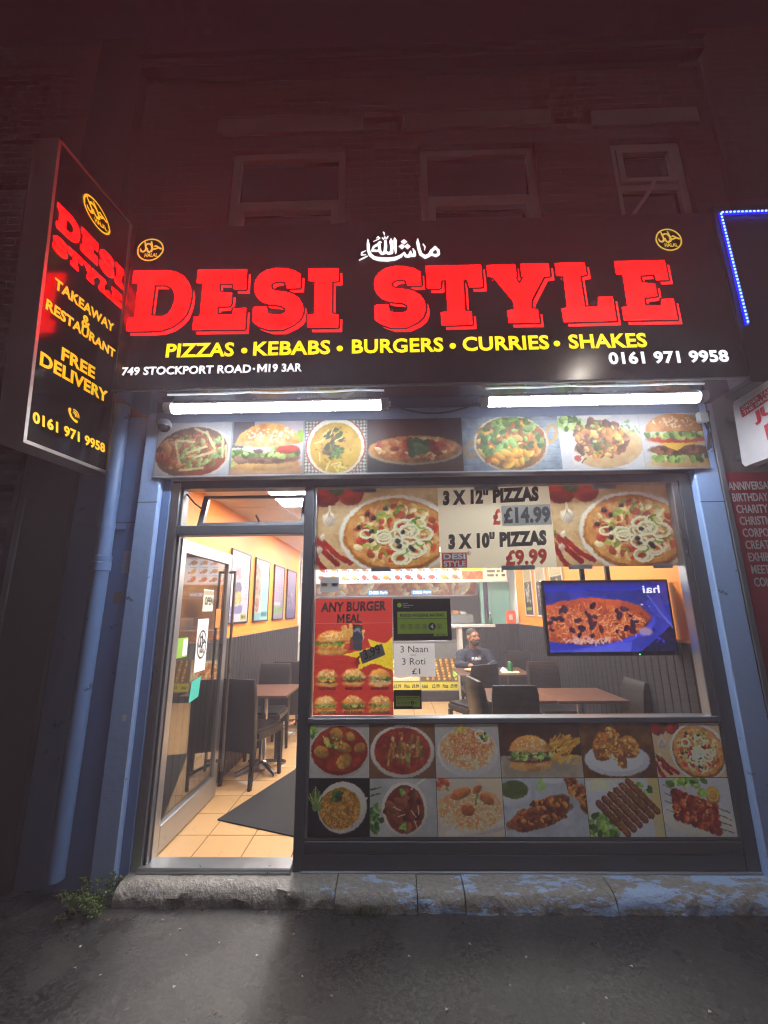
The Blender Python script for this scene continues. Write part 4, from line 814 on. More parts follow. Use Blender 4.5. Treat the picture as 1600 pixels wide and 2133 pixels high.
for i, j in sorted(LIGHTS):
    x, y = gx0 + .6 * i + .3, gy0 + .6 * j + .3
    t = thing('ceiling_light', 'square white light panel set in the ceiling', 'ceiling light', (x, y, CZ), 0, 'square light panels in the shop ceiling')
    t['label'] = {(1, 1): 'square white light panel in the ceiling seen through the fanlight over the door', (4, 1): 'square white light panel in the ceiling above the television', (1, 4): 'square white light panel in the ceiling above the left wall tables', (4, 4): 'square white light panel in the ceiling above the diner\'s table', (1, 7): 'square white light panel in the left of the kitchen ceiling', (4, 7): 'square white light panel in the right of the kitchen ceiling'}[(i, j)]
    MB().box(x - .286, x + .286, y - .286, y + .286, CZ + .006, CZ + .012).build('diffuser', M_PANEL, t)
    for a0, a1, b0, b1 in ((-.286, .286, -.286, -.27), (-.286, .286, .27, .286)): MB().box(x + a0, x + a1, y + b0, y + b1, CZ + .0035, CZ + .0055).build('frame_bar', M_GRID, t)
# kitchen beyond the counter
room_wall('wall_kitchen', (XL - .02, 6.7), (XR + .05, 6.7), FZ, CZ + .03, mat('white_kitchen_tile', 'c9ccca', .25, var=.05, sc=3))
room_wall('wall_kitchen_left', (XL, YB), (XL, 6.7), FZ, CZ + .03, M_WHITEW)
room_wall('wall_kitchen_right', (XR, 6.7), (XR, YB), FZ, CZ + .03, M_WHITEW)
# ------------------------------------------------------------------ shopfront
def tw(s, bold, h):
    V = _txt[('T', s, bold)][0]; lo = V[:, :2].min(0); hi = V[:, :2].max(0); return (hi[0] - lo[0]) / (hi[1] - lo[1]) * h
GY = .05                                                  # glass plane
sf = thing('shopfront', 'dark grey aluminium shopfront frame with large display window and open doorway', 'shopfront', (.3, .04, FZ))
sf.location.z = .09
MB().box(-1.648, -1.582, -.012, .085, .09, 2.60, .004).build('jamb', M_SILVER, sf)
MB().box(-1.582, -1.562, .004, .09, .09, 2.60, .003).build('jamb_liner', M_FRAME, sf)
MB().box(-.645, -.578, -.010, .09, .09, 2.60, .004).build('mullion', M_FRAME, sf)
MB().box(2.095, 2.185, -.010, .09, .09, 2.60, .004).build('jamb', M_FRAME, sf)
MB().box(2.045, 2.094, -.004, .08, .93, 2.552, .004).build('glazing_bead', M_SILVER, sf)
MB().box(-.577, -.560, .0, .08, .935, 2.552, .003).build('glazing_bead', M_SILVER, sf)
MB().box(-1.648, 2.185, -.008, .088, 2.555, 2.618, .004).build('head', M_FRAME, sf)
MB().box(-1.58, -.646, -.018, .086, 2.203, 2.272, .005).build('transom', mat('mid_grey_aluminium', '5a5f68', .35, .35), sf)
MB().box(-.577, 2.094, -.013, .082, .932, .966, .004).build('sill_rail', mat('sill_aluminium', '6a6f76', .42, .4), sf)
MB().box(-.577, 2.094, -.006, .080, .266, .284, .003).build('lower_rail', M_SILVER2, sf)
MB().box(-.577, 2.094, -.012, .080, .11, .194, .003).build('kick_panel', M_FRAME, sf); MB().box(-.577, 2.094, -.012, .080, .197, .263, .003).build('kick_panel', M_FRAME, sf)
MB().box(-.60, 2.185, -.022, .05, .088, .108, .004).build('base_trim', M_SILVER2, sf)
MB().box(-1.60, -.65, -.03, .10, .088, .128, .006).build('threshold', M_SILVER, sf); MB().box(-1.60, -.65, -.036, .02, .098, .112, .003).build('threshold_lip', M_SILVER, sf)
MB().box(-.575, 2.092, GY - .003, GY + .003, .967, 2.554).build('window_pane', M_GLASS, sf)
MB().box(-.577, -.561, -.004, .07, .285, .931).build('panel_edge', M_SILVER, sf); MB().box(2.080, 2.094, -.004, .07, .285, .931).build('panel_edge', M_SILVER, sf)
# fanlight above the door, tilted open inwards
fa = thing('fanlight', 'top hung fanlight tilted open above the shop door', 'fanlight', (-1.11, .05, 2.272))
def tilt(y, z): a = R(17); return (GY + .03 + (z - 2.285) * math.sin(a) + y, 2.285 + (z - 2.285) * math.cos(a))
def slab(mb, x0, x1, z0, z1, y0, y1):
    vs = [(x, *tilt(y, z)) for z in (z0, z1) for y in (y0, y1) for x in (x0, x1)]
    return mb.add(vs, [(0, 2, 3, 1), (4, 5, 7, 6), (0, 1, 5, 4), (2, 6, 7, 3), (0, 4, 6, 2), (1, 3, 7, 5)])
k = MB(); slab(k, -1.47, -1.43, 2.285, 2.55, -.015, .02); slab(k, -.69, -.655, 2.285, 2.55, -.015, .02); slab(k, -1.43, -.69, 2.285, 2.312, -.014, .019); slab(k, -1.43, -.69, 2.525, 2.55, -.014, .019)
k.build('frame', M_FRAME, fa); slab(MB(), -1.43, -.69, 2.312, 2.525, -.001, .003).build('pane', M_GLASS, fa)
MB().tube([(-1.02, .045, 2.36), (-1.0, .07, 2.31), (-.985, .06, 2.28)], .008).build('catch', M_FRAME, fa)
MB().tube([(-1.56, .05, 2.53), (-1.50, .06, 2.46), (-1.45, .09, 2.42)], .006).build('stay', M_FRAME, fa)

# ------------------------------------------------------------------ glazed door, standing open into the shop
HX, HY, DW = -1.575, .045, .985
dr = thing('shop_door', 'glazed silver aluminium shop door standing open into the shop', 'door', (HX, HY, FZ))
def dbox(y0, y1, z0, z1, x0=-.022, x1=.022, c=.003): return MB().box(HX + x0, HX + x1, HY + y0, HY + y1, z0, z1, c)
dbox(0, .075, .125, 2.19).build('stile', M_SILVER, dr); dbox(DW - .075, DW, .125, 2.19).build('stile', M_SILVER, dr)
dbox(.0755, DW - .0755, 2.09, 2.189).build('top_rail', M_SILVER, dr); dbox(.0755, DW - .0755, .126, .29).build('bottom_rail', M_SILVER, dr)
dbox(.076, DW - .076, .2905, 2.0895, -.003, .003, 0).build('pane', M_DGLASS, dr)
for sgn in (1, -1):
    h = MB(); xx = HX + sgn * .075; yy = HY + DW - .04
    h.tube([(HX + sgn * .02, yy, 2.02), (xx, yy, 2.02), (xx, yy, 2.0)], .014); h.cyl((xx, yy, .32), (xx, yy, 2.03), .013); h.tube([(HX + sgn * .02, yy, .40), (xx, yy, .40), (xx, yy, .42)], .014)
    h.build('pull_handle', mat('brushed_steel_handle', '77706a', .3, .8), dr, smooth=True)
M_PAPER = mat('white_paper', 'd9dadf', .6, var=.03); M_INK = mat('black_ink', '17171a', .5)
def dsheet(name, label, ya, yb, z0, z1, m, cat='notice', slant=0):
    x = HX + .0045; o = MB().sheet((x + .0012, HY + ya, z0), (x + .0012, HY + yb, z0 + slant), (x + .0012, HY + yb + slant, z1 + slant), (x + .0012, HY + ya + slant, z1), .001).build(name, m); return tag(o, label, cat)
def dpos(px, py): q = atx(px, py, HX + .005); return q.y - HY, q.z
n1 = dsheet('open_sign', 'small pale OPEN sign hanging in the open door glass', .46, .66, 1.66, 1.84, mat('pale_card', 'b9b8a8', .5))
MB().box(HX + .006, HX + .0068, HY + .465, HY + .655, 1.795, 1.83).build('band', mat('card_band', '8a7f6a', .5), n1)
text('lettering', 'OPEN', (HX + .006, HY + .49, 1.71), (HX + .006, HY + .645, 1.71), (HX + .006, HY + .49, 1.78), M_INK, n1, .03, .001, front=(1, 0, 0))
n2 = dsheet('halal_notice', 'long white halal notice taped inside the open door', .40, .60, 1.19, 1.60, M_PAPER)
DN = (HX + .0065, HY + .50, 1.40)
def ringpoly(cx, cy, rx, ry, w, n=36): return [[(cx + rx * math.cos(a), cy + ry * math.sin(a)), (cx + rx * math.cos(b), cy + ry * math.sin(b)), (cx + (rx - w) * math.cos(b), cy + (ry - w) * math.sin(b)), (cx + (rx - w) * math.cos(a), cy + (ry - w) * math.sin(a))] for a, b in [(2 * math.pi * k / n, 2 * math.pi * (k + 1) / n) for k in range(n)]]
_e = lambda x, y, r: ((x - 760) / 560, -(y - 630) / 440, r / 500)
HALAL = [stroke([_e(*q) for q in s]) for s in (
 [(490, 325, 26), (530, 440, 34), (565, 580, 36), (540, 660, 38), (450, 700, 36), (370, 665, 34), (345, 580, 20)],
 [(765, 300, 22), (790, 420, 40), (840, 600, 42), (810, 690, 42), (720, 722, 40), (640, 670, 34), (625, 565, 22)],
 [(560, 430, 30), (620, 395, 36), (700, 395, 30), (765, 460, 24)],
 [(905, 505, 22), (985, 485, 34), (1070, 535, 36), (1190, 595, 40)], [(850, 610, 34), (960, 600, 38), (1080, 560, 30)])]
HALAL = [p for s in HALAL for p in s]
def emblem(parent, M, front, m, tparent=None, name='halal_emblem'):
    """ring, brush writing and small capitals; M maps the unit disc to the surface"""
    o = brush(ringpoly(0, 0, 1, 1, .12), M, front, m, name, parent)
    brush(HALAL, M, front, m, 'brush_writing', o)
    text('lettering', 'HALAL', M(-.38, -.62), M(.60, -.62), M(-.38, -.30), m, o, .04, .0005, front=front)
    return o
emblem(n2, lambda x, y: (DN[0], DN[1] + x * .082, DN[2] + y * .112), (1, 0, 0), M_INK, name='emblem')
dsheet('green_sticker', 'round green and white sticker at the hinge side of the door glass', .10, .26, 1.33, 1.47, mat('green_sticker', '7fae3c', .5), 'sticker')
MB().box(HX + .006, HX + .0068, HY + .185, HY + .255, 1.34, 1.46).build('white_half', M_PAPER, bpy.data.objects['green_sticker'])
dsheet('teal_sticker', 'teal and white sticker low on the open door glass', .36, .52, .98, 1.13, mat('teal_sticker', '3fb8ac', .5), 'sticker', .02)
dsheet('orange_sticker', 'small orange sticker beside the door pull handle', .74, .84, 1.52, 1.68, mat('orange_sticker', 'd9742c', .5), 'sticker')

# ------------------------------------------------------------------ pictures below the window
lp = thing('food_picture_board', 'board of twelve food photographs below the shop window', 'picture board', (.76, .0, .284))
X_ = [-.560, -.170, .253, .668, 1.186, 1.645, 2.079]; Z_ = [.286, .613, .930]
MB().box(-.560, 2.079, -.008, .03, .286, .930).build('backing', M_FRAME, lp)
LOW = [[('pilau', lambda a: pic_rice(a, 'pilau', 17), 'yellow pilau rice in a leaf shaped white dish'), ('c', lambda a: pic_curry(a, 'dark', 18), 'dark meat curry in an oval bowl'), ('r', lambda a: pic_rice(a, 'basmati', 19), 'biryani rice with chicken pieces'), ('f', lambda a: pic_fish(a, 20), 'fried fish with green dip'), ('k', lambda a: pic_kebab_rolls(a, 21), 'row of seekh kebabs on lettuce'), ('t', lambda a: pic_tikka(a, 22), 'red tikka skewers on a plate')],
       [('c', lambda a: pic_curry(a, 'chick', 11), 'chicken pieces in red curry'), ('s', lambda a: pic_curry(a, 'sticks', 12), 'red lamb curry in a white bowl'), ('o', lambda a: pic_rice(a, 'orange', 13), 'orange topped rice on a white plate'), ('b', lambda a: pic_burger_fries(a, 14), 'burger with chips'), ('d', lambda a: pic_fried(a, 15), 'fried chicken drumsticks on a white plate'), ('p', lambda a: pic_pizza_small(a, 16), 'pizza with onion rings and peppers')]]
for r in range(2):
    for c in range(6):
        x0, x1, z0, z1 = X_[c] + .002, X_[c + 1] - .002, Z_[r] + .002, Z_[r + 1] - .002
        picture('food_picture', LOW[r][c][1]((x1 - x0) / (z1 - z0)), (x0, -.009, z0), (x1, -.009, z0), (x1, -.009, z1), (x0, -.009, z1), lp, M_PRINT, LOW[r][c][2])

# ------------------------------------------------------------------ pictures above the shopfront
st = thing('food_picture_strip', 'long strip of seven food photographs under the tube lights', 'picture board', (.26, -.04, 2.628))
MB().box(-1.772, 2.301, -.068, .02, 2.628, 3.062, .004).build('case', M_FRAME, st)
MB().box(-1.772, 2.301, -.076, -.0685, 2.622, 2.636, .002).build('lower_trim', M_SILVER2, st)
xb = [x * 2.93 / 2.88 for x in (-1.735, -1.183, -.648, -.177, .519, 1.219, 1.804, 2.255)]
for i, (f, s) in enumerate([(pic_karahi, 1), (pic_big_burger, 2), (pic_haleem, 3), (pic_flat_pizza, 4), (pic_wok, 5), (pic_skewers, 6), (pic_tall_burger, 7)]):
    a, b = xb[i] + (.012 if i in (1, 2) else .001), xb[i + 1] - .001
    picture('food_picture', f((b - a) / .420, s), (a, -.0725, 2.638), (b, -.0725, 2.638), (b, -.0725, 3.058), (a, -.0725, 3.058), st, M_PRINTB,
            ['karahi curry with ginger sticks', 'sesame bun burger with tomato', 'yellow haleem in a bowl on checked cloth', 'flat pizza on dark ground', 'curry in a two handled karahi', 'grilled meat skewers', 'tall cheeseburger cropped by the edge'][i])

# ------------------------------------------------------------------ fascia sign
fs = thing('fascia_sign', 'black illuminated fascia sign with big red DESI STYLE lettering', 'shop sign', (.25, -.2, 3.158))
KS = (3 + SIGN_Y) / 2.7; kx = lambda x: x * KS; kz = lambda z: 1.66 + (z - 1.66) * KS
MB().box(kx(-2.00), kx(2.50), SIGN_Y, -.02, 3.160, kz(4.63), .004).build('sign_box', M_BLACK, fs)
MB().box(kx(-1.995), kx(2.495), SIGN_Y + .013, -.03, 3.150, 3.1595).build('soffit', mat('polished_soffit', '8c94a0', .10, .75, var=.1, sc=2, bump=.02, bsc=3), fs)
MB().box(kx(-2.004), kx(2.504), SIGN_Y - .004, SIGN_Y + .012, 3.148, 3.1595).build('lower_edge', M_FRAME, fs)
for i, (ch, _) in enumerate(LETTERS):
    o = None
    P, F = flat(('L', i), lambda x, y: (x, SIGN_Y - .0055, y), (0, -1, 0)); o = solid(P, F, .002)[0].build('letter', M_RED, fs)
    o['label'] = 'red slab letter ' + ch
    brush([p for lp in LETTERS[i][1] for p in stroke([(x, y, .0175) for x, y in lp + lp[:1]], 8)], lambda x, y: (x, SIGN_Y - .0030, y), (0, -1, 0), M_BLACK, 'outline', o, .00006)
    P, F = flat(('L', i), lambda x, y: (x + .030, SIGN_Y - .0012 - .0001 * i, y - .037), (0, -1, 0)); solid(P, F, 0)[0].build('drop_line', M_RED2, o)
def fst(s, b, x0, x1, z0, z1, m, label=None):
    x0, x1, z0, z1 = kx(x0), kx(x1), kz(z0), kz(z1)
    return text('lettering', s, (x0, SIGN_Y, z0), (x1, SIGN_Y, z0), (x0, SIGN_Y, z1), m, fs, b, .004, .003, label=label)
for s, x0, x1 in (('PIZZAS', -1.64, -1.139), ('KEBABS', -.997, -.434), ('BURGERS', -.276, .386), ('CURRIES', .526, 1.145), ('SHAKES', 1.286, 1.84)): fst(s, .025, x0, x1, 3.466, 3.582, M_YEL)
for x in (-1.063, -.364, .454, 1.201): MB().cyl((kx(x), SIGN_Y - .004, kz(3.511)), (kx(x), SIGN_Y - .001, kz(3.511)), .022, n=18).build('dot', M_YEL, fs)
fst('749 STOCKPORT ROAD', .025, -1.947, -1.004, 3.329, 3.396, M_WHITE); fst('19 3AR', .025, -.876, -.636, 3.331, 3.397, M_WHITE); letter_m((kx(-.958), SIGN_Y, kz(3.331)), (kx(-.888), SIGN_Y, kz(3.331)), (kx(-.958), SIGN_Y, kz(3.397)), M_WHITE, fs, .004); MB().cyl((kx(-.983), SIGN_Y - .004, kz(3.360)), (kx(-.983), SIGN_Y - .001, kz(3.360)), .0080, n=12).build('dot', M_WHITE, fs)
fst('0161 971 9958', .03, 1.553, 2.390, 3.334, 3.432, M_WHITE)
e = emblem(fs, lambda x, y: (kx(-1.861 + x * .106), SIGN_Y - .003, kz(4.418 + y * .106)), (0, -1, 0), M_EMB)
e = emblem(fs, lambda x, y: (kx(2.134 + x * .100), SIGN_Y - .003, kz(4.380 + y * .102)), (0, -1, 0), M_EMB)
AR = [[(222, 208, 10), (226, 290, 26), (230, 400, 28), (262, 480, 30), (330, 535, 32), (430, 555, 36), (560, 560, 36), (690, 545, 32), (790, 500, 26), (850, 440, 14)],
 [(850, 440, 14), (872, 500, 26), (930, 500, 28), (960, 420, 14)], [(955, 430, 12), (975, 490, 28), (1025, 490, 26), (1025, 430, 24), (1000, 372, 10)],
 [(180, 408, 8), (115, 440, 14), (112, 480, 16), (185, 478, 8)], [(74, 572, 12), (140, 540, 15), (210, 505, 10)],
 [(300, 405, 20), (320, 345, 20), (400, 300, 24), (430, 260, 20), (455, 262, 12)], [(420, 300, 24), (428, 420, 26), (465, 462, 26), (515, 440, 28), (530, 330, 28), (528, 240, 22)], [(300, 408, 20), (360, 412, 18), (425, 395, 20)],
 [(528, 430, 26), (575, 455, 24), (630, 440, 30), (640, 340, 30), (628, 250, 34), (626, 198, 8)], [(686, 178, 8), (696, 235, 32), (698, 330, 24), (702, 420, 20), (700, 462, 7)],
 [(474, 185, 11), (495, 208, 11), (520, 165, 10), (545, 205, 11), (572, 160, 11)], [(494, 80, 12), (508, 105, 12), (514, 135, 6)], [(322, 246, 7), (385, 215, 9), (430, 190, 12), (402, 165, 12), (376, 188, 9)],
 [(1090, 198, 10), (1088, 270, 28), (1105, 380, 30), (1130, 470, 30), (1200, 515, 32), (1280, 480, 30), (1320, 410, 28), (1385, 350, 24), (1435, 400, 24), (1440, 465, 24), (1390, 492, 26), (1310, 470, 22)], [(1180, 292, 12), (1208, 335, 15), (1202, 402, 5)]]
ap = [p for s in AR for p in stroke(s)]
for cx, cy, rx, ry in ((850, 252, 60, 48), (812, 335, 60, 52), (908, 335, 55, 52)): ap.append([(cx - rx, cy), (cx, cy - ry), (cx + rx, cy), (cx, cy + ry)])
_o = at(740, 475, SIGN_Y); _x = at(930, 475, SIGN_Y) - _o; _y = at(740, 555, SIGN_Y) - _o
brush(ap, lambda x, y: _o + _x * (x / 1600) + _y * (y / 674) + Vector((0, -.003, 0)), (0, -1, 0), M_WHITE, 'arabic_lettering', fs)

# ------------------------------------------------------------------ projecting sign at the left
PX = -2.15
pj = thing('projecting_sign', 'tall projecting sign with amber TAKEAWAY and FREE DELIVERY lettering', 'shop sign', (PX, -.45, 2.64))
bl, br, tl, tr = [Vector((PX, y, z)) for y, z in ((-.751, 2.641), (-.028, 2.685), (-.918, 4.682), (-.172, 4.811))]
MB().sheet(bl, br, tr, tl, .15).build('sign_box', M_BLACK, pj)
def bar(name, a, b, w, m, dx=.012):
    a, b = Vector(a), Vector(b); d = (b - a).normalized(); n = Vector((1, 0, 0)).cross(d).normalized() * w; k = MB(); x0 = Vector((-.155, 0, 0)); x1 = Vector((dx, 0, 0))
    vs = [a - n + x0, a + n + x0, a + n + x1, a - n + x1, b - n + x0, b + n + x0, b + n + x1, b - n + x1]
    return k.add(vs, [(0, 1, 2, 3), (7, 6, 5, 4), (0, 4, 5, 1), (1, 5, 6, 2), (2, 6, 7, 3), (3, 7, 4, 0)]).build(name, m, pj)
M_TRIMP = mat('dull_sign_trim', 'b0aaa4', .4, .4, var=.1)
bar('trim', bl - Vector((0, 0, .011)), tl, .011, M_TRIMP); bar('trim', br - Vector((0, 0, .011)), tr, .011, M_TRIMP); bar('trim', bl + (br - bl) * .02, bl + (br - bl) * .98, .011, M_TRIMP, .010); bar('trim', tl + (tr - tl) * .02, tl + (tr - tl) * .98, .008, M_TRIMP, .010)
def q(px, py): return atx(px, py, PX)
for s, a, b, c in (('TAKEAWAY', (112, 599), (236, 694), (114.5, 577)), ('&', (169, 678), (187, 690), (171, 652)), ('RESTAURANT', (94, 643), (238, 747), (97, 621)), ('FREE', (127, 749), (196.6, 790), (129, 722)), ('DELIVERY', (82, 760), (222.7, 840), (84.4, 731))):
    text('lettering', s, q(*a), q(*b), q(*c), M_GOLD, pj, .03, .003, .002, front=(1, 0, 0))
text('lettering', '0161 971 9958', q(67.5, 880), q(218, 944), q(68, 855), M_GOLD, pj, .03, .003, .002, front=(1, 0, 0))
for idx, A, B, D in ((range(0, 4), (114, 470), (254, 601), (119, 421)), (range(4, 9), (107, 516), (250, 641), (111, 484))):
    A, B, D = q(*A), q(*B), q(*D)
    for i in idx:
        Mp = lambda x, y, dx=0, du=0, dv=0: A + (B - A) * (x + du) + (D - A) * (y / .4 + dv) + Vector((dx, 0, 0))
        P, F = flat(('P', i), lambda x, y: Mp(x, y, .0055), (1, 0, 0)); o = solid(P, F, .002)[0].build('letter', M_RED, pj)
        brush([p for lp in PNORM[i] for p in stroke([(x, y, .007) for x, y in lp + lp[:1]], 8)], lambda x, y: Mp(x, y, .0030), (1, 0, 0), M_BLACK, 'outline', o, .00006)
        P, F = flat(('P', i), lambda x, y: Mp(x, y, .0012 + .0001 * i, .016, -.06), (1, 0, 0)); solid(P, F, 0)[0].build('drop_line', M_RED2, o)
ec = q(201.5, 448); eu = (q(227.5, 471) - q(175.6, 428)) * .5; ev = (q(191, 411) - q(213, 486)) * .5
emblem(pj, lambda x, y: ec + eu * x + ev * y + Vector((.003, 0, 0)), (1, 0, 0), M_GOLD)
po, pu, pv = q(141, 872), q(162, 880) - q(141, 872), q(142, 850) - q(141, 872)
ph = stroke([(.12, .95, .14), (.10, .70, .10), (.30, .30, .10), (.55, .10, .10), (.80, .02, .14)])
for rr in (.25, .42, .58): ph += stroke([(.45 + rr * math.cos(t), .5 + rr * math.sin(t), .045) for t in (-.1, .3, .7, 1.1, 1.5)])
brush(ph, lambda x, y: po + pu * x + pv * y + Vector((.003, 0, 0)), (1, 0, 0), M_GOLD, 'telephone_symbol', pj)
MB().box(-2.30, -2.16, -.10, .06, 2.72, 2.78, .005).build('bracket', M_FRAME, pj); MB().box(-2.30, -2.16, -.20, .06, 4.60, 4.66, .005).build('bracket', M_FRAME, pj)

# ------------------------------------------------------------------ tube lights and cables
M_TUBE = mat('lit_tube', (.90, .95, 1.0), .3, emit=70, var=0)
M_CAP = mat('clear_end_cap', '9aa4b0', .2, var=.05); M_CABLE = mat('black_cable', '101114', .5)
TBY = -.33
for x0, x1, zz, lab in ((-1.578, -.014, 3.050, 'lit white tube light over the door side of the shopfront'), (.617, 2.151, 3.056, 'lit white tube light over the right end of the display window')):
    t = thing('tube_light', lab, 'tube light', ((x0 + x1) / 2, TBY, zz - .04), 0, 'tube lights under the fascia')
    def arc(r, a0, a1, n, xa, xb):                        # angle 0 = towards the street, -90 = down
        k = MB(); P = [(r * math.cos(R(a0 + (a1 - a0) * i / n)), r * math.sin(R(a0 + (a1 - a0) * i / n))) for i in range(n + 1)]
        return k.add([(xx, TBY - c, zz + s_) for xx in (xa, xb) for c, s_ in P], [(i, i + 1, n + 2 + i, n + 1 + i) for i in range(n)])
    arc(.039, 12, -140, 16, x0 + .055, x1 - .055).build('tube', M_TUBE, t, smooth=True)          # lit lower and front half
    arc(.0393, 220, 12, 14, x0 + .055, x1 - .055).build('housing', M_SILVER2, t, smooth=True)
    for a, b in ((x0, x0 + .054), (x1 - .054, x1)): MB().cyl((a, TBY, zz), (b, TBY, zz), .042, n=18).cyl((a - .012 if a == x0 else b, TBY, zz), (a if a == x0 else b + .012, TBY, zz), .018, n=12).build('end_cap', M_CAP, t, smooth=True)
    MB().tube([(x0 + .03 + (x1 - x0 - .06) * k / 8, -.378, 3.126 + (.006 if k in (3, 7) else 0) + .002 * (k % 2)) for k in range(9)], .0075).build('reflection_bar', mat('white_reflection_bar', 'e8ecf2', .35), t, smooth=True)  # added pale bar imitating the tube's reflection in the soffit
    for k in (.2, .4, .6, .8):
        xx = x0 + (x1 - x0) * k; MB().box(xx - .010, xx + .010, TBY - .02, TBY + .02, zz + .0395, zz + .050).build('clip', M_FRAME, t); MB().box(xx - .006, xx + .006, -.386, -.372, 3.133, 3.1495).build('clip', M_FRAME, t)  # second clip of each pair belongs to the added reflection bar
tag(MB().tube([(-.014 + .631 * k / 12, -.32 + .05 * math.sin(math.pi * k / 12), 3.05 - .050 * math.sin(math.pi * k / 12)) for k in range(13)], .006).build('lamp_cable', M_CABLE, smooth=True), 'thin black cable sagging between the two tube lights', 'cable')
cc = thing('security_camera', 'small dome security camera at the left end of the picture strip', 'security camera', (-1.66, -.16, 2.96))
MB().lathe([(0, .045), (.035, .042), (.05, .02), (.052, 0), (.045, -.006)], (-1.70, -.115, 3.02)).build('mount', mat('grey_plastic', '5a6472', .4), cc, smooth=True); MB().lathe([(.044, 0), (.040, -.022), (.026, -.04), (0, -.048)], (-1.70, -.115, 3.015)).build('dome', mat('smoked_dome', '14161a', .08, spec=.7), cc, smooth=True)
jb = thing('junction_box', 'small pale junction box with looped cable at the right end of the strip', 'junction box', (2.29, -.1, 2.95))
MB().box(2.25, 2.32, -.12, -.077, 2.97, 3.05, .008).build('case', mat('pale_plastic', '9aa2a8', .4), jb); MB().tube([(2.30, -.09, 2.98), (2.325, -.09, 2.88), (2.31, -.09, 2.78), (2.29, -.09, 2.76), (2.305, -.09, 2.84), (2.325, -.09, 2.95), (2.355, -.08, 3.07)], .007).build('cable', M_CABLE, jb, smooth=True)

# ------------------------------------------------------------------ drainpipe and small things on the blue wall
dp = thing('drainpipe', 'blue painted drainpipe on the side panel left of the door', 'drainpipe', (-2.05, -.09, 0))
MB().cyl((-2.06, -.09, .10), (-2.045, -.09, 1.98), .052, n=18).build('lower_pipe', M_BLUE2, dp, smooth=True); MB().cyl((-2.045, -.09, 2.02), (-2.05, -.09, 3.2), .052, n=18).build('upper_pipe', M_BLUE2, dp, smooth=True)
MB().lathe([(.0535, -.05), (.060, -.045), (.060, .01), (.056, .015), (.060, .03), (.060, .055), (.0535, .06)], (-2.045, -.09, 1.99)).build('collar', M_BLUE2, dp, smooth=True)
MB().box(-2.13, -1.95, -.045, -.016, 2.25, 2.285).lathe([(.0535, 0), (.057, 0), (.057, .03), (.0535, .03)], (-2.047, -.09, 2.252)).build('bracket', M_BLUE2, dp, smooth=True)
for (a, b, c, d), lab, hx in (((505, 620, 540, 680), 0, 0),): pass
tag(MB().box(-1.945, -1.895, -.0185, -.016, 1.93, 2.09).build('sticker', mat('worn_label', '8f97a0', .6, var=.3, sc=40)), 'narrow worn printed label on the blue side panel', 'sticker')
tag(MB().box(-1.975, -1.92, -.0185, -.016, 1.72, 1.80).build('sticker', mat('worn_label_b', '74706c', .6, var=.3, sc=40)), 'small squarish worn sticker below the printed label on the side panel', 'sticker')
tag(MB().box(-1.785, -1.76, -.0612, -.0602, .97, 1.005).build('paint_patch', mat('white_scrap', 'c8d2e0', .6)), 'little white scrap stuck halfway up the left blue pilaster', 'scrap')
# ------------------------------------------------------------------ posters in the window (inside the glass)
PY = .062
def wsheet(name, label, x0, x1, z0, z1, m, cat='poster', y=PY, cut=None):
    t = thing(name, label, cat, ((x0 + x1) / 2, y, z0))
    if cut: x0, x1, z0, z1 = cut
    MB().quad((x0, y, z0), (x1, y, z0), (x1, y, z1), (x0, y, z1)).build('sheet', m, t); return t
def wt(s, b, bl, br, tl, m, par, lift=.0012, y=PY, label=None): return text('lettering', s, (bl[0], y, bl[1]), (br[0], y, br[1]), (tl[0], y, tl[1]), m, par, b, lift, label=label)
M_CREAM = paper(mat('matt_banner', 'b4ad9a', .5, var=.03)); M_INKG = mat('charcoal_ink', '2a2a2a', .5); M_REDINK = mat('red_ink', 'd8442c', .5); M_TAPE = mat('grey_tape', '6f757c', .35, var=.1)
bn = wsheet('pizza_banner', 'wide pizza offer banner taped across the top of the window', -.592, 2.075, 1.945, 2.552, M_CREAM, 'banner', cut=(.344, 1.177, 1.945, 2.552))
picture('pizza_photo', pic_pizza_banner(.935 / .605, 3), (-.592, PY - .0012, 1.946), (.343, PY - .0012, 1.946), (.343, PY - .0012, 2.551), (-.592, PY - .0012, 2.551), bn, M_PRINTW, 'left pizza photograph')
picture('pizza_photo', pic_pizza_banner(.893 / .605, 3), (1.178, PY - .0012, 1.946), (2.074, PY - .0012, 1.946), (2.074, PY - .0012, 2.551), (1.178, PY - .0012, 2.551), bn, M_PRINTW, 'right pizza photograph')
wt('3 X 12" PIZZAS', .07, (.378, 2.412), (1.095, 2.436), (.385, 2.532), M_INKG, bn); wt('3 X 10" PIZZAS', .07, (.405, 2.080), (1.122, 2.104), (.410, 2.198), M_INKG, bn)
wt('£', .05, (.742, 2.258), (.800, 2.258), (.748, 2.384), M_REDINK, bn); MB().quad((.81, PY - .0016, 2.250), (1.172, PY - .0016, 2.258), (1.176, PY - .0016, 2.412), (.812, PY - .0016, 2.404)).build('price_patch', mat('grey_paper', '8d8d8a', .6), bn)
wt('£14.99', .05, (.822, 2.266), (1.166, 2.270), (.826, 2.392), M_INKG, bn, .0028); wt('£9.99', .05, (.812, 1.955), (1.112, 1.966), (.818, 2.072), M_REDINK, bn)
MB().box(.356, .536, PY - .0014, PY - .0008, 1.950, 2.060).build('logo_patch', M_REDINK, bn); wt('DESI', .04, (.366, 2.010), (.526, 2.010), (.366, 2.052), M_PAPER, bn, .0026); wt('STYLE', .04, (.366, 1.957), (.526, 1.957), (.366, 2.000), M_PAPER, bn, .0026)
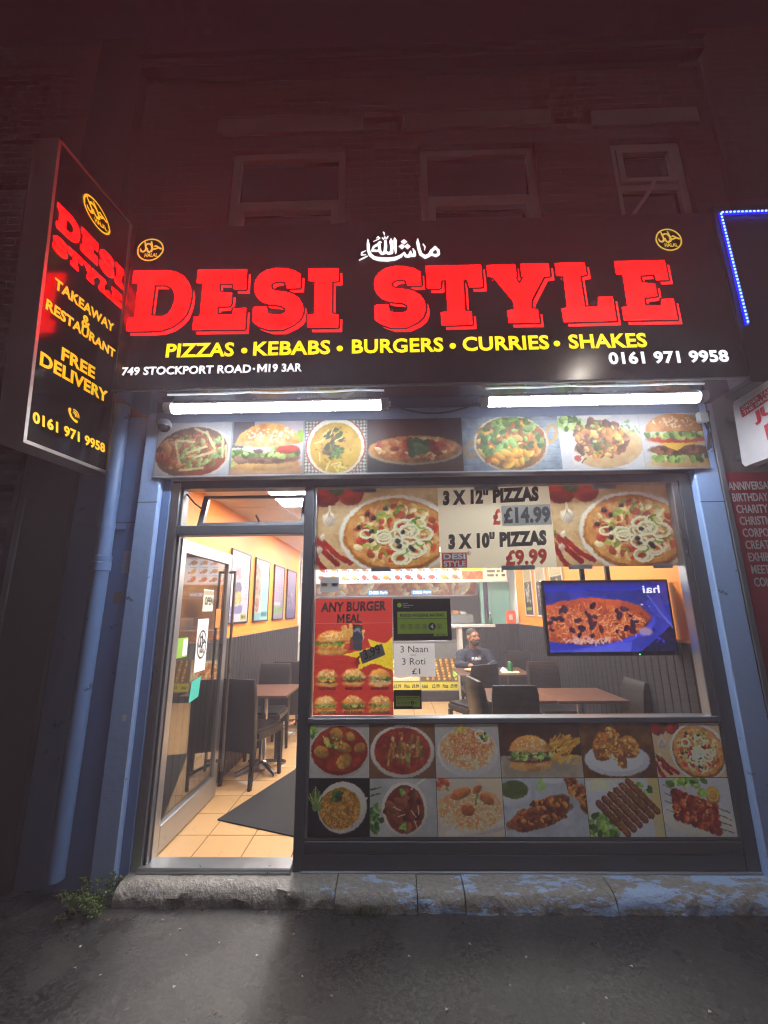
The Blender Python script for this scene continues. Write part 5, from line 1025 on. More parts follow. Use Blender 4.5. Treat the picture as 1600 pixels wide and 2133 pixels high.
brush(ringpoly(.552, 2.052, .014, .014, .003, 18), lambda x, y: (x, PY - .0015, y), (0, -1, 0), M_INKG, 'registered_mark', bn); wt('R', .02, (.546, 2.045), (.558, 2.045), (.546, 2.060), M_INKG, bn)
for x0, x1 in ((-.16, -.02), (.78, 1.02), (1.26, 1.43), (1.86, 2.0)): MB().sheet((x0, PY - .002, 1.928), (x1, PY - .002, 1.930), (x1, PY - .002, 1.962), (x0, PY - .002, 1.960), .0005).build('tape', M_TAPE, bn)
MB().sheet((2.055, PY - .002, 1.97), (2.09, PY - .002, 1.97), (2.09, PY - .002, 2.06), (2.055, PY - .002, 2.06), .0005).build('tape', M_TAPE, bn)
for x0, x1 in ((-.30, -.12), (.62, .80), (1.5, 1.68)): MB().sheet((x0, PY - .002, 2.525), (x1, PY - .002, 2.525), (x1, PY - .002, 2.554), (x0, PY - .002, 2.554), .0005).build('tape', M_TAPE, bn)
# burger meal poster
bp_ = wsheet('burger_poster', 'red any burger meal poster with six small burgers in the window', -.556, -.012, .968, 1.738, paper(mat('red_poster', 'b8342c', .4, var=.05)), 'poster', cut=(-.556, -.012, 1.569, 1.738))
wt('ANY BURGER', .04, (-.520, 1.645), (-.055, 1.652), (-.515, 1.715), M_INKG, bp_); wt('EAL', .04, (-.338, 1.5695), (-.230, 1.571), (-.337, 1.632), M_INKG, bp_); letter_m((-.402, PY, 1.569), (-.350, PY, 1.5695), (-.401, PY, 1.632), M_INKG, bp_, .0012)
class Cut(Canvas): pass
def poster_food():
    c = Canvas(.544 / .60, 190, 'b8342c', 5); u = lambda x: (x + .556) / .60; v = lambda z: (1.568 - z) / .60
    c.poly([(u(-.012), v(1.47)), (u(-.06), v(1.43)), (u(-.19), v(1.46)), (u(-.16), v(1.40)), (u(-.36), v(1.355)), (u(-.24), v(1.335)), (u(-.25), v(1.26)), (u(-.14), v(1.30)), (u(-.012), v(1.25))], 'e6cf2c')
    for i in range(16): x = u(-.36 + .13 * c.r.rand()); c.line([(x, v(1.44)), (x + .05 * (c.r.rand() - .3), v(1.50 + .06 * c.r.rand()))], .018, [('dcae5c', 'c48f3e', 9), ('e8c27a', 'cf9f50', 9)][i % 2])
    burger(c, u(-.435), v(1.45), .36, 'crisp')
    c.rect(u(-.292), v(1.555), u(-.222), v(1.385), ('39414c', '20262e', 4)); c.e(u(-.257), v(1.50), .05, .05, ('9aa6b4', '6c7a8a', 6)); c.e(u(-.257), v(1.485), .05, .045, '2c3a4c'); c.rect(u(-.31), v(1.47), u(-.292), v(1.39), '7a2a2c')
    for i, (x, z, k) in enumerate(((-.463, 1.215, 'cheese'), (-.283, 1.22, 'beef'), (-.103, 1.215, 'wrap'), (-.47, 1.045, 'crisp'), (-.283, 1.045, 'beef'), (-.103, 1.045, 'crisp'))): burger(c, u(x), v(z), .245, k, i != 2)
    c.grain(.08); return c
picture('burger_photos', poster_food(), (-.556, PY - .0011, .968), (-.012, PY - .0011, .968), (-.012, PY - .0011, 1.568), (-.556, PY - .0011, 1.568), bp_, M_PRINTR)
M_DRED = mat('dark_red_ink', '4a1210', .5)
for s, x, z in (('CHEESE BURGER', -.463, 1.128), ('VEGGIE BURGER', -.283, 1.128), ('ZINGER BURGER', -.103, 1.128), ('SANDWICH BURGER', -.463, .978), ('FISH BURGER', -.283, .978), ('SHAWARMA BURGER', -.103, .978)): wt(s, .04, (x - .062, z), (x + .062, z), (x - .062, z + .018), M_DRED, bp_, .0022)
MB().quad((-.222, PY - .0022, 1.295), (-.062, PY - .0022, 1.355), (-.086, PY - .0022, 1.43), (-.246, PY - .0022, 1.37)).build('price_slip', mat('grey_slip', '84878c', .6), bp_)
wt('3.99', .01, (-.205, 1.322), (-.092, 1.364), (-.222, 1.385), M_INKG, bp_, .0032); wt('£', .05, (-.275, 1.285), (-.235, 1.292), (-.272, 1.345), M_REDINK, bp_, .0024)
# hygiene rating, naan notice, card sticker
M_HBLACK = mat('black_card', '11130f', .35); M_LIME = mat('lime_print', 'b4d63c', .4)
def hygiene(x0, x1, z0, z1, label, small):
    t = wsheet('hygiene_sticker', label, x0, x1, z0, z1, M_HBLACK, 'rating sticker'); w, h = x1 - x0, z1 - z0; X = lambda u: x0 + w * u; Zz = lambda v: z0 + h * v
    MB().box(X(.07), X(.93), PY - .0014, PY - .0008, Zz(.16), Zz(.69)).build('lime_panel', M_LIME, t); MB().box(X(.69), X(.93), PY - .00145, PY - .0009, Zz(.10), Zz(.158)).build('lime_tab', M_LIME, t)
    wt('FOOD HYGIENE RATING', .02, (X(.12), Zz(.565)), (X(.88), Zz(.565)), (X(.12), Zz(.64)), M_HBLACK, t, .0026); MB().box(X(.07), X(.93), PY - .0026, PY - .0022, Zz(.515), Zz(.525)).build('rule', M_HBLACK, t)
    for k in range(6):
        cx = X(.165 + .125 * k); cy = Zz(.33); r = w * (.062 if k == 4 else .045)
        if k == 4:
            MB().cyl((cx, PY - .0030, cy), (cx, PY - .0022, cy), r, n=24).build('score_disc', M_HBLACK, t); wt('4', .03, (cx - r * .45, cy - r * .6), (cx + r * .45, cy - r * .6), (cx - r * .45, cy + r * .6), M_PAPER, t, .0036)
        else:
            brush(ringpoly(cx, cy, r, r, r * .14, 24), lambda x, y: (x, PY - .0024, y), (0, -1, 0), M_HBLACK, 'score_ring', t); wh = .16 if k == 1 else .35; wt(str(k), .01, (cx - r * wh, cy - r * .5), (cx + r * wh, cy - r * .5), (cx - r * wh, cy + r * .5), M_HBLACK, t, .0026)
    if not small:
        MB().cyl((X(.11), PY - .0014, Zz(.85)), (X(.11), PY - .0008, Zz(.85)), w * .04, n=20).build('leaf_badge', M_LIME, t)
        for i, s in enumerate(('Food', 'Standards', 'Agency')): wt(s, .01, (X(.17), Zz(.875 - .045 * i)), (X(.17 + .02 * len(s)), Zz(.875 - .045 * i)), (X(.17), Zz(.905 - .045 * i)), M_PAPER, t, .0014)
    wt('VERY GOOD', .02, (X(.73), Zz(.115)), (X(.90), Zz(.115)), (X(.73), Zz(.145)), M_HBLACK, t, .0027)
    return t
hygiene(-.004, .402, 1.447, 1.732, 'large black and lime food hygiene rating sticker scoring four', False)
hygiene(-.008, .180, 1.004, 1.126, 'small black and lime hygiene rating sticker low in the window', True)
nn_ = wsheet('naan_notice', 'white paper notice offering three naan or three roti', -.004, .280, 1.210, 1.428, paper(mat('thin_white_paper', 'dcdce2', .6, var=.03)), 'notice')
wt('3 Naan', 0, (.042, 1.368), (.232, 1.370), (.042, 1.412), M_INK, nn_); wt('(or)', 0, (.112, 1.342), (.150, 1.342), (.112, 1.360), M_INK, nn_); wt('3 Roti', 0, (.052, 1.287), (.212, 1.289), (.052, 1.331), M_INK, nn_); wt('£1', .01, (.120, 1.226), (.175, 1.226), (.120, 1.264), M_INK, nn_)
cs = wsheet('card_sticker', 'grey card payment sticker at the top left of the window', -.528, -.392, 1.785, 1.893, paper(mat('grey_sticker', '85888e', .5)), 'sticker')
MB().box(-.518, -.476, PY - .0014, PY - .0008, 1.826, 1.85).build('card_mark', mat('card_mark_red', '8a4a3c', .5), cs); MB().box(-.444, -.402, PY - .0014, PY - .0008, 1.826, 1.85).build('card_mark', mat('card_mark_blue', '3c4a86', .5), cs)

# ------------------------------------------------------------------ television in the window
TY = .34; ta, tb, tc_, td = [at(900 + x / 2.5, 1170 + y / 2.5, TY) for x, y in ((600, 482), (1275, 463), (1228, 72), (570, 90))]
x0, x1, z0, z1 = 1.150, 2.125, 1.305, 1.868
tv = thing('television', 'flat screen television showing carrot rice on a blue plate', 'television', ((x0 + x1) / 2, TY, z0))
M_BEZ = mat('black_bezel', '0d0d10', .25)
MB().box(x0, x1, TY, TY + .05, z0, z1, .006).build('case', M_BEZ, tv)
picture('screen', pic_tv((x1 - x0 - .04) / (z1 - z0 - .05)), (x0 + .02, TY - .002, z0 + .03), (x1 - .02, TY - .002, z0 + .03), (x1 - .02, TY - .002, z1 - .02), (x0 + .02, TY - .002, z1 - .02), tv, M_SCREEN)
text('channel_mark', 'hai', (x1 - .075, TY - .002, z1 - .105), (x1 - .205, TY - .002, z1 - .105), (x1 - .075, TY - .002, z1 - .045), mat('screen_white', (.75, .78, 1), .3, emit=.7, quiet=True), tv, .02, .002)
MB().box(1.83, 1.836, TY - .004, TY, z0 + .008, z0 + .014).build('power_light', mat('green_led', (.1, 1, .25), .3, emit=3), tv)
for xx in (1.505, 1.705): MB().box(xx - .016, xx + .016, TY + .06, TY + .085, 1.75, CZ).build('hanging_strap', M_BEZ, tv)
MB().box(1.45, 1.76, TY + .05, TY + .07, 1.45, 1.75).build('bracket_plate', M_BEZ, tv)

# ------------------------------------------------------------------ posters on the walls
M_PFRAME = mat('dark_brown_frame', '2c1a16', .4); M_WFRAME = mat('white_frame', 'c8c6c2', .4)
def wall_poster(xw, sgn, y0, y1, z0, z1, k, fm, label):
    t = thing('wall_poster', label, 'poster', (xw, (y0 + y1) / 2, z0)); x = xw + sgn * .016; f = MB(); e = .018
    a, b = sorted((xw + sgn * .002, xw + sgn * .022))
    f.box(a, b, y0, y0 + e, z0, z1).box(a, b, y1 - e, y1, z0, z1).box(a, b, y0 + e, y1 - e, z0, z0 + e).box(a, b, y0 + e, y1 - e, z1 - e, z1); f.build('frame', fm, t)
    ya, yb = (y0 + e, y1 - e) if sgn > 0 else (y1 - e, y0 + e)
    picture('print', pic_wall_poster((y1 - y0) / (z1 - z0), k, k + 1), (x, ya, z0 + e), (x, yb, z0 + e), (x, yb, z1 - e), (x, ya, z1 - e), t, M_PRINTI)
for i, ((a, b), (c, d), lab) in enumerate((((481.8, 1138.6), (521, 1154), 'nearest framed pale burger meal poster on the left orange wall'), ((532, 1158), (560.6, 1169.5), 'framed poster with turquoise half, second on the left orange wall'), ((571, 1172), (591.5, 1181), 'framed mauve poster with green block, third on the left orange wall'), ((597.7, 1183), (616, 1188.6), 'farthest framed mauve poster on the left orange wall'))):
    wall_poster(XL, 1, atx(a, b, XL).y, atx(c, d, XL).y, 1.53, 2.30, i, M_PFRAME, lab)
wall_poster(XR, -1, 3.62, 4.02, 1.54, 2.30, 4, M_WFRAME, 'white framed dark menu poster nearest the counter on the right wall')
wall_poster(XR, -1, 3.02, 3.44, 1.54, 2.30, 5, M_WFRAME, 'white framed menu poster second from the counter on the right wall')
wall_poster(XR, -1, 2.40, 2.84, 1.54, 2.30, 4, M_WFRAME, 'white framed menu poster half hidden behind the television')

# ------------------------------------------------------------------ counter, menus and kitchen
ct_ = thing('serving_counter', 'serving counter with glass display, kebab pictures and yellow price strip', 'counter', (-.27, 4.9, FZ))
CY = 4.74
zt = lambda py: at(900, py, CY).z
MB().box(-1.66, 1.14, CY + .02, 5.5, FZ, zt(1440)).build('base', mat('black_plinth', '1a1a1c', .4), ct_)
MB().box(-1.66, 1.14, CY, 5.5, zt(1440) + .001, zt(1338)).build('front', mat('steel_front', '9aa0a2', .3, .6), ct_)
MB().box(-1.68, 1.16, CY - .02, 5.52, zt(1338) + .001, zt(1338) + .035, .004).build('ledge', M_SILVER2, ct_)
zk0, zk1, zy0, zy1 = zt(1418), zt(1372), zt(1437), zt(1421)
w = .66
for i in range(4):
    a = 1.10 - w * (i + 1)
    picture('dish_picture', pic_counter(w / (zk1 - zk0), [0, 1, 2, 3][i], i + 1), (a + .01, CY - .003, zk0), (a + w - .01, CY - .003, zk0), (a + w - .01, CY - .003, zk1), (a + .01, CY - .003, zk1), ct_, M_PRINT, ['skewered chicken pieces', 'curry plate', 'skewered chicken pieces', 'seekh kebabs'][i])
    MB().box(a + .005, a + w - .005, CY - .006, CY - .001, zy0, zy1).build('price_strip', mat('yellow_strip', 'd9cf2a', .4), ct_)
    for s, f0, f1 in (('Kebab', .04, .20), ('£3.99', .30, .50), ('Pizza', .58, .72), ('£9.99', .78, .96)): text('lettering', s, (a + w * f0, CY - .006, zy0 + .03), (a + w * f1, CY - .006, zy0 + .03), (a + w * f0, CY - .006, zy1 - .03), M_INK, ct_, {'£9.99': .05}.get(s, .03), .002)
MB().box(-1.64, 1.12, CY + .01, CY + .016, zt(1338) + .036, 1.30).build('display_glass', M_GLASS, ct_); MB().box(-1.64, 1.12, CY + .0, CY + .40, 1.301, 1.325, .004).build('display_top', M_SILVER2, ct_)
rs = np.random.RandomState(3)
for k in range(7):
    x = -1.3 + .36 * k; t = tag(MB().box(x - .15, x + .15, CY + .12, CY + .36, zt(1338) + .036, zt(1338) + .09, .01).build('food_tray', M_SILVER), 'steel food tray behind the counter glass, %s from the right' % ['seventh', 'sixth', 'fifth', 'fourth', 'third', 'second', 'first'][k], 'tray', 'steel trays behind the counter glass')
    mb = MB()
    for j in range(14): mb.lathe([(0, .03), (.03, .022), (.04, 0), (.03, -.01)], (x + rs.uniform(-.11, .11), CY + rs.uniform(.16, .32), zt(1338) + .095), 8)
    mb.build('food', mat('tray_food_%d' % (k % 3), ['8a4a22', 'c9923e', '6b7a34'][k % 3], .5, var=.3, sc=30), t, smooth=True)
tag(MB().box(.55, .95, CY + .02, CY + .05, 1.03, 1.16).build('wrapping_paper', M_PAPER), 'stack of white wrapping paper behind the counter glass', 'paper')
pw = thing('shelf_unit', 'white shelf top above the black boarded back wall', 'shelf', (1.55, 4.6, 1.36))
MB().box(.95, 1.72, 4.42, 4.75, 1.352, 1.395, .004).build('top', M_WHITEW, pw); MB().box(1.10, 1.16, 4.46, 4.74, FZ, 1.35).build('end_panel', M_WHITEW, pw)
mb_ = thing('menu_board', 'long backlit menu board hanging over the counter', 'menu board', (.25, 4.6, 2.12))
MB().box(-1.66, 2.03, 4.58, 4.66, 2.118, 2.62, .004).build('case', M_WHITEW, mb_)
xm = [-1.64, -1.16, -.78, -.43, -.02, .36, .80, 1.20, 1.62, 2.01]
for i in range(9):
    a, b = xm[i] + .006, xm[i + 1] - .006
    picture('menu_panel', pic_menu((b - a) / .46, 0 if i < 6 else 1, i + 3, 3, 2 if i == 7 else (1 if i == 8 else 0)), (a, 4.576, 2.145), (b, 4.576, 2.145), (b, 4.576, 2.60), (a, 4.576, 2.60), mb_, M_BACKLIT)
hd = thing('cooking_canopy', 'food picture canopy above the grill marked DESI Style', 'canopy', (.3, 5.2, 1.9))
MB().box(-1.5, 1.55, 5.02, 5.8, 1.905, 2.30, .006).build('hood', M_SILVER2, hd)
cvs = Canvas(10, 70, 'a5562c', 9)
for k in range(60): cvs.e(cvs.r.rand() * 10, .3 + .5 * cvs.r.rand(), .3 + .3 * cvs.r.rand(), .16 + .1 * cvs.r.rand(), [('b5662c', '7d3a18', 6), ('c98a4a', '9a5224', 6), ('d8b480', 'b58a50', 6), ('e3d6b8', 'c0a880', 6)][k % 4], cvs.r.rand() * 3, hl=.3, wob=.15)
picture('picture_band', cvs, (-1.48, 5.015, 1.915), (1.53, 5.015, 1.915), (1.53, 5.015, 2.215), (-1.48, 5.015, 2.215), hd, M_BACKDIM)
M_LOGOB = mat('logo_blue', '3d8fc4', .4, emit=.25, quiet=True)
for xx in (at(766, 1238, 5.01).x, at(857, 1238, 5.01).x):
    MB().box(xx, xx + .38, 5.010, 5.0125, 1.925, 2.01).build('logo_plate', M_LOGOB, hd); text('lettering', 'DESI', (xx + .03, 5.010, 1.94), (xx + .20, 5.010, 1.94), (xx + .03, 5.010, 1.995), M_WHITE, hd, .04, .002); text('lettering', 'Style', (xx + .22, 5.010, 1.94), (xx + .36, 5.010, 1.94), (xx + .235, 5.010, 1.995), M_WHITE, hd, .02, .002)
MB().box(-1.5, 1.56, 4.99, 5.012, 1.893, 1.906).build('lower_edge', M_SILVER, hd)
tp = thing('teal_partition', 'pale teal door and frame at the back right of the kitchen', 'door', (1.9, 5.0, FZ))
M_TEAL = mat('teal_paint', '8fc8bc', .4); MB().box(1.78, 2.14, 4.98, 5.02, FZ, 2.2).build('leaf', M_TEAL, tp); MB().box(1.60, 1.66, 4.95, 5.0, FZ, 2.2).build('frame_post', M_TEAL, tp); MB().box(1.755, 1.782, 4.95, 5.0, FZ, 2.2).build('frame_post', M_TEAL, tp)
cu_ = thing('strip_curtain', 'purple strip curtain hanging in the kitchen doorway', 'curtain', (1.71, 5.1, FZ))
for k in range(4): MB().box(1.665 + .024 * k, 1.686 + .024 * k, 5.03 + .006 * (k % 2), 5.036 + .006 * (k % 2), FZ + .1, 2.2).build('strip', mat('purple_plastic', '7a6688', .4, var=.3, sc=60, stretch=(.01, .01, 1)), cu_)
ob = thing('orange_card_box', 'orange box with a white label on the back ledge', 'box', (2.02, 4.5, 1.40))
MB().box(1.925, 2.07, 4.40, 4.50, 1.402, 1.62, .012).build('case', mat('orange_plastic', 'ea6a3a', .4), ob); MB().box(1.955, 2.015, 4.396, 4.399, 1.47, 1.56).build('label_card', M_PAPER, ob)
bo = thing('green_bottle', 'small green bottle on the white shelf top', 'bottle', (1.66, 4.5, 1.395)); MB().lathe([(0, 0), (.032, .002), (.034, .06), (.030, .10), (.013, .13), (.013, .17), (0, .172)], (1.66, 4.5, 1.396)).build('body', mat('green_glass', '2f6a3c', .15), bo, smooth=True); MB().cyl((1.66, 4.5, 1.566), (1.66, 4.5, 1.60), .014).build('cap', M_PAPER, bo)
tag(MB().tube([(1.64, 4.5, 1.396), (1.615, 4.52, 1.72)], .008).build('rod', M_BEZ), 'thin black rod leaning on the white shelf top', 'rod')
for k in range(3): tag(MB().box(.93 + .14 * k, 1.05 + .14 * k, 4.95, 5.07, 1.56, 1.61 + .02 * (k % 2), .012).build('food_carton', [M_PAPER, mat('bread_brown', 'c08a4c', .6), M_WHITEW][k]), ['pale carton on the rear warmer under the canopy', 'brown loaf on the rear warmer under the canopy', 'white tub on the rear warmer under the canopy'][k], ['carton', 'bread', 'tub'][k])
wm = thing('food_warmer', 'steel and glass food warmer behind the counter', 'warmer', (.9, 5.05, 1.0)); MB().box(.55, 1.45, 4.92, 5.3, 1.40, 1.555, .005).build('glass_case', mat('dull_steel', '9aa4a6', .25, .5), wm); MB().box(.55, 1.45, 4.92, 5.3, 1.0, 1.395, .004).build('body', M_SILVER2, wm)

# ------------------------------------------------------------------ mat, tables, chairs
dm = MB(); A = Vector((-1.36, .60, 0)); e1 = Vector((.33, .944, 0)) * 1.6; e2 = Vector((.936, -.351, 0)) * .9
dm.sheet(*[p + Vector((0, 0, FZ + .010)) for p in (A, A + e2, A + e2 + e1, A + e1)], .009)
tag(dm.build('door_mat', mat('black_carpet', '1b1c1e', .9, var=.3, sc=90, bump=.6, bsc=260)), 'black carpet mat lying askew inside the doorway', 'mat')
M_LEATHER = mat('black_leather', '17150f' if 0 else '191717', .36, var=.12, rvar=.03, sc=12, bump=.12, bsc=120); M_LEG = mat('black_wood', '141212', .4)
def chair():
    t = thing('dining_chair', 'x', 'chair', (0, 0, FZ), 0, 'black leather dining chairs')
    MB().box(-.19, .19, -.19, .24, .38, .475, .025).build('seat', M_LEATHER, t, True, False)
    bk = MB(); n = 8; vs = []
    for j in range(n + 1):
        z = .30 + .63 * j / n; y = -.20 - .055 * (j / n) ** 1.6
        for (dx, dy) in ((-.19, 0), (-.175, .032), (.175, .032), (.19, 0), (.19, -.03), (.175, -.042), (-.175, -.042), (-.19, -.03)):
            r = 1 - .06 * max(0, (j - n + 1)); vs.append((dx * r, y + dy * (1 if j < n else .45), z - (.0 if j < n else .006)))
    fs = [(j * 8 + k, j * 8 + (k + 1) % 8, (j + 1) * 8 + (k + 1) % 8, (j + 1) * 8 + k) for j in range(n) for k in range(8)] + [tuple(range(7, -1, -1)), tuple(range(n * 8, n * 8 + 8))]
    bk.add(vs, [f[::-1] for f in fs]).build('backrest', M_LEATHER, t, True, False, 50)
    for sx in (-1, 1):
        for sy in (-1, 1):
            x, y = sx * .165, .21 if sy > 0 else -.20; l = MB(); a, b = .021, .014; dy = -.03 if sy < 0 else 0
            l.add([(x - a, y - a, .39), (x + a, y - a, .39), (x + a, y + a, .39), (x - a, y + a, .39), (x - b, y - b + dy, 0), (x + b, y - b + dy, 0), (x + b, y + b + dy, 0), (x - b, y + b + dy, 0)], [(0, 1, 2, 3), (7, 6, 5, 4), (0, 4, 5, 1), (1, 5, 6, 2), (2, 6, 7, 3), (3, 7, 4, 0)]).build('leg', M_LEG, t, False, False)
    return t
CH = [(-1.37, 1.40, -20, 'black leather chair nearest the open door, its back to the street'), (-1.43, 2.08, 180, 'black leather chair across the first table by the left wall'), (-1.33, 2.78, 0, 'black leather chair at the far table by the left wall'),
      (1.04, 1.22, 0, 'black leather chair with straight back in the middle of the window'), (.98, 1.13, -90, 'x'), (1.86, .98, 90, 'black leather chair facing left against the right wall'),
      (1.76, 2.08, 180, 'black leather chair between the joined tables and the diner\'s table'), (1.84, 3.36, 180, 'black leather chair beyond the diner\'s table by the right wall'), (.90, 2.30, 28, 'black leather chair in front of the seated diner'), (1.16, 3.42, 180, 'black leather chair the seated diner sits on')]
CH[4] = (.97, 1.12, -82, 'black leather chair seen edge on at the left end of the joined tables')
CH[3] = (.985, .98, 0, CH[3][3])
proto = None
for x, y, a, lab in CH:
    if proto is None: proto = chair(); o = proto
    else: o = dup(proto)
    o.location = (x, y, FZ); o.rotation_euler = (0, 0, R(a)); o['label'] = lab
M_TTOP = mat('dark_walnut_top', '5a3a2c', .32, var=.18, sc=7, stretch=(.4, 4, 1), bump=.03); M_TEDGE = mat('table_edge_black', '1c1512', .4)
def table(label, x, y, w=.60, d=.64):
    t = thing('dining_table', label, 'table', (x, y, FZ), 0, 'square pedestal tables')
    MB().box(x - w / 2, x + w / 2, y - d / 2, y + d / 2, .837, .862, .003).build('table_top', M_TTOP, t); MB().cyl((x, y, FZ + .06), (x, y, .836), .034, n=16).build('column', M_STEEL, t, smooth=True)
    MB().lathe([(.06, .02), (.055, .07), (.036, .09)], (x, y, FZ)).build('hub', M_STEEL, t, smooth=True)
    for k in range(4):
        a = R(45 + 90 * k); c, s = math.cos(a), math.sin(a); f = MB(); pts = [(.03, .075, .022), (.16, .05, .02), (.27, .018, .016)]
        vs = [];
        for r, z, h in pts: vs += [(x + c * r - s * h, y + s * r + c * h, FZ + z - .012), (x + c * r + s * h, y + s * r - c * h, FZ + z - .012), (x + c * r + s * h * .6, y + s * r - c * h * .6, FZ + z + .012), (x + c * r - s * h * .6, y + s * r + c * h * .6, FZ + z + .012)]
        f.add(vs, [(j * 4 + q_, j * 4 + (q_ + 1) % 4, j * 4 + 4 + (q_ + 1) % 4, j * 4 + 4 + q_) for j in range(2) for q_ in range(4)] + [(3, 2, 1, 0), (8, 9, 10, 11)]).build('foot', M_STEEL, t, smooth=True)
table('walnut topped table by the left wall nearest the door', -1.345, 1.64); table('walnut topped table farther along the left wall', -1.345, 3.25)
table('left one of two tables pushed together in the window', 1.13, 1.33, .60, .62); table('right one of two tables pushed together against the right wall', 1.745, 1.32, .62, .62)
table('walnut topped table right behind the window glass', 1.125, .30, .61, .40); table('wide walnut table the diner is eating at', 1.26, 2.86, .90, .66)
# on the diner's table
TZ = .862
def plate(name, label, x, y, r, z, m, food=None):
    t = thing(name, label, 'plate', (x, y, z)); MB().lathe([(0, .004), (r * .6, .004), (r * .7, .008), (r, .020), (r, .023), (r * .68, .012), (r * .58, .009), (0, .009)], (x, y, z), 28).build('dish', m, t, smooth=True)
    if food: 
        rs2 = np.random.RandomState(4); f = MB()
        for j in range(22): f.lathe([(0, .022), (.016, .016), (.022, 0)], (x + rs2.uniform(-1, 1) * r * .5, y + rs2.uniform(-1, 1) * r * .5, z + .010), 7)
        f.build('food', food, t, smooth=True)
    return t
plate('dinner_plate', 'white plate of food in front of the seated diner', 1.16, 3.05, .13, TZ, M_PAPER, mat('rice_food', 'd0c090', .6, var=.3, sc=40)); plate('side_plate', 'terracotta coloured plate at the left edge of the diner\'s table', 1.02, 2.86, .11, TZ, mat('terracotta_plate', 'c89a7c', .4), mat('naan_food', 'd8b888', .6, var=.2, sc=20))
cn = thing('drink_can', 'green and silver drink can on the diner\'s table', 'can', (1.50, 2.80, TZ)); MB().lathe([(.026, 0), (.032, .006), (.032, .108), (.027, .118)], (1.50, 2.80, TZ)).build('body', mat('green_can', '3f8a5a', .25, .5, var=.3, sc=30), cn, smooth=True); MB().lathe([(.028, .1155), (.026, .120), (.0, .119)], (1.50, 2.80, TZ)).build('lid', M_STEEL, cn, smooth=True)
tag(MB().sheet((1.36, 2.70, TZ + .004), (1.58, 2.66, TZ + .004), (1.60, 2.82, TZ + .004), (1.38, 2.86, TZ + .004), .003).build('tray_paper', mat('cream_paper', 'd8cfa8', .6)), 'flat cream paper sheet beside the can', 'paper')
tag(MB().add([(1.38, 2.78, TZ + .005), (1.46, 2.76, TZ + .005), (1.44, 2.84, TZ + .005), (1.37, 2.84, TZ + .005), (1.40, 2.80, TZ + .06), (1.43, 2.80, TZ + .045)], [(0, 1, 5, 4), (1, 2, 5), (2, 3, 4, 5), (3, 0, 4), (3, 2, 1, 0)]).build('napkin', M_PAPER), 'crumpled white napkin on the diner\'s table', 'napkin')
# ------------------------------------------------------------------ the seated man
def capsule(mb, a, b, ra, rb, n=14):
    a, b = Vector(a), Vector(b); d = (b - a).normalized(); u = d.orthogonal().normalized(); w = d.cross(u); rings = []
    for t in (-80, -55, -28, 0): rings.append((a + d * (ra * math.sin(R(t))), ra * math.cos(R(t))))
    for t in (0, 28, 55, 80): rings.append((b + d * (rb * math.sin(R(t))), rb * math.cos(R(t))))
    vs = [p + u * (r * math.cos(2 * math.pi * k / n)) + w * (r * math.sin(2 * math.pi * k / n)) for p, r in rings for k in range(n)]; m_ = len(rings)
    fs = [(i * n + k, i * n + (k + 1) % n, (i + 1) * n + (k + 1) % n, (i + 1) * n + k) for i in range(m_ - 1) for k in range(n)] + [tuple(range(n - 1, -1, -1)), tuple(range((m_ - 1) * n, m_ * n))]
    mb.add(vs, fs)
def ellipsoid(mb, c, rx, ry, rz, M=None, n=20, m_=14):
    c = Vector(c); vs = []
    for i in range(m_ + 1):
        t = math.pi * (.03 + .94 * i / m_)
        for k in range(n):
            p = Vector((rx * math.sin(t) * math.cos(2 * math.pi * k / n), ry * math.sin(t) * math.sin(2 * math.pi * k / n), -rz * math.cos(t))); vs.append(c + (M @ p if M else p))
    mb.add(vs, [(i * n + k, i * n + (k + 1) % n, (i + 1) * n + (k + 1) % n, (i + 1) * n + k) for i in range(m_) for k in range(n)] + [tuple(range(n - 1, -1, -1)), tuple(range(m_ * n, m_ * n + n))])
def fuse(jobs):
    """voxel-fuse several heaps of shapes into continuous skins in one pass"""
    obs = []
    for mb, vox, sm in jobs:
        me = bpy.data.meshes.new('f'); me.from_pydata([tuple(v) for v in mb.v], [], mb.f); me.update(); o = bpy.data.objects.new('f', me); C.objects.link(o)
        r = o.modifiers.new('r', 'REMESH'); r.mode = 'VOXEL'; r.voxel_size = vox; s = o.modifiers.new('s', 'SMOOTH'); s.factor = .5; s.iterations = sm; obs.append(o)
    dg = bpy.context.evaluated_depsgraph_get(); dg.update(); out = []
    for o in obs:
        me = bpy.data.meshes.new_from_object(o.evaluated_get(dg)); mb = MB(); mb.v = [v.co[:] for v in me.vertices]; mb.f = [tuple(p.vertices) for p in me.polygons]; out.append(mb); bpy.data.meshes.remove(me)
    for o in obs: m0 = o.data; bpy.data.objects.remove(o); bpy.data.meshes.remove(m0)
    return out
HC = Vector((1.135, 3.345, 1.262)); HM = Matrix.Rotation(R(26), 3, 'Z') @ Matrix.Rotation(R(-4), 3, 'X')
def hp(x, y, z): return HC + HM @ Vector((x, y, z))
body = MB()
ellipsoid(body, hp(0, .012, .025), .076, .098, .088, HM); ellipsoid(body, hp(0, -.020, -.045), .062, .078, .070, HM); ellipsoid(body, hp(0, -.050, -.085), .036, .036, .028, HM)
capsule(body, hp(0, -.092, .012), hp(0, -.112, -.028), .011, .016); capsule(body, hp(-.04, -.080, .026), hp(.04, -.080, .026), .016, .016)
for s in (-1, 1): ellipsoid(body, hp(.080 * s, .012, -.005), .012, .022, .034, HM); ellipsoid(body, hp(.042 * s, -.068, -.025), .025, .022, .022, HM); capsule(body, hp(.018 * s, -.096, -.062), hp(-.0, -.098, -.062), .007, .008)
NB = Vector((1.15, 3.42, 1.08)); capsule(body, hp(0, .02, -.05), NB, .055, .060)
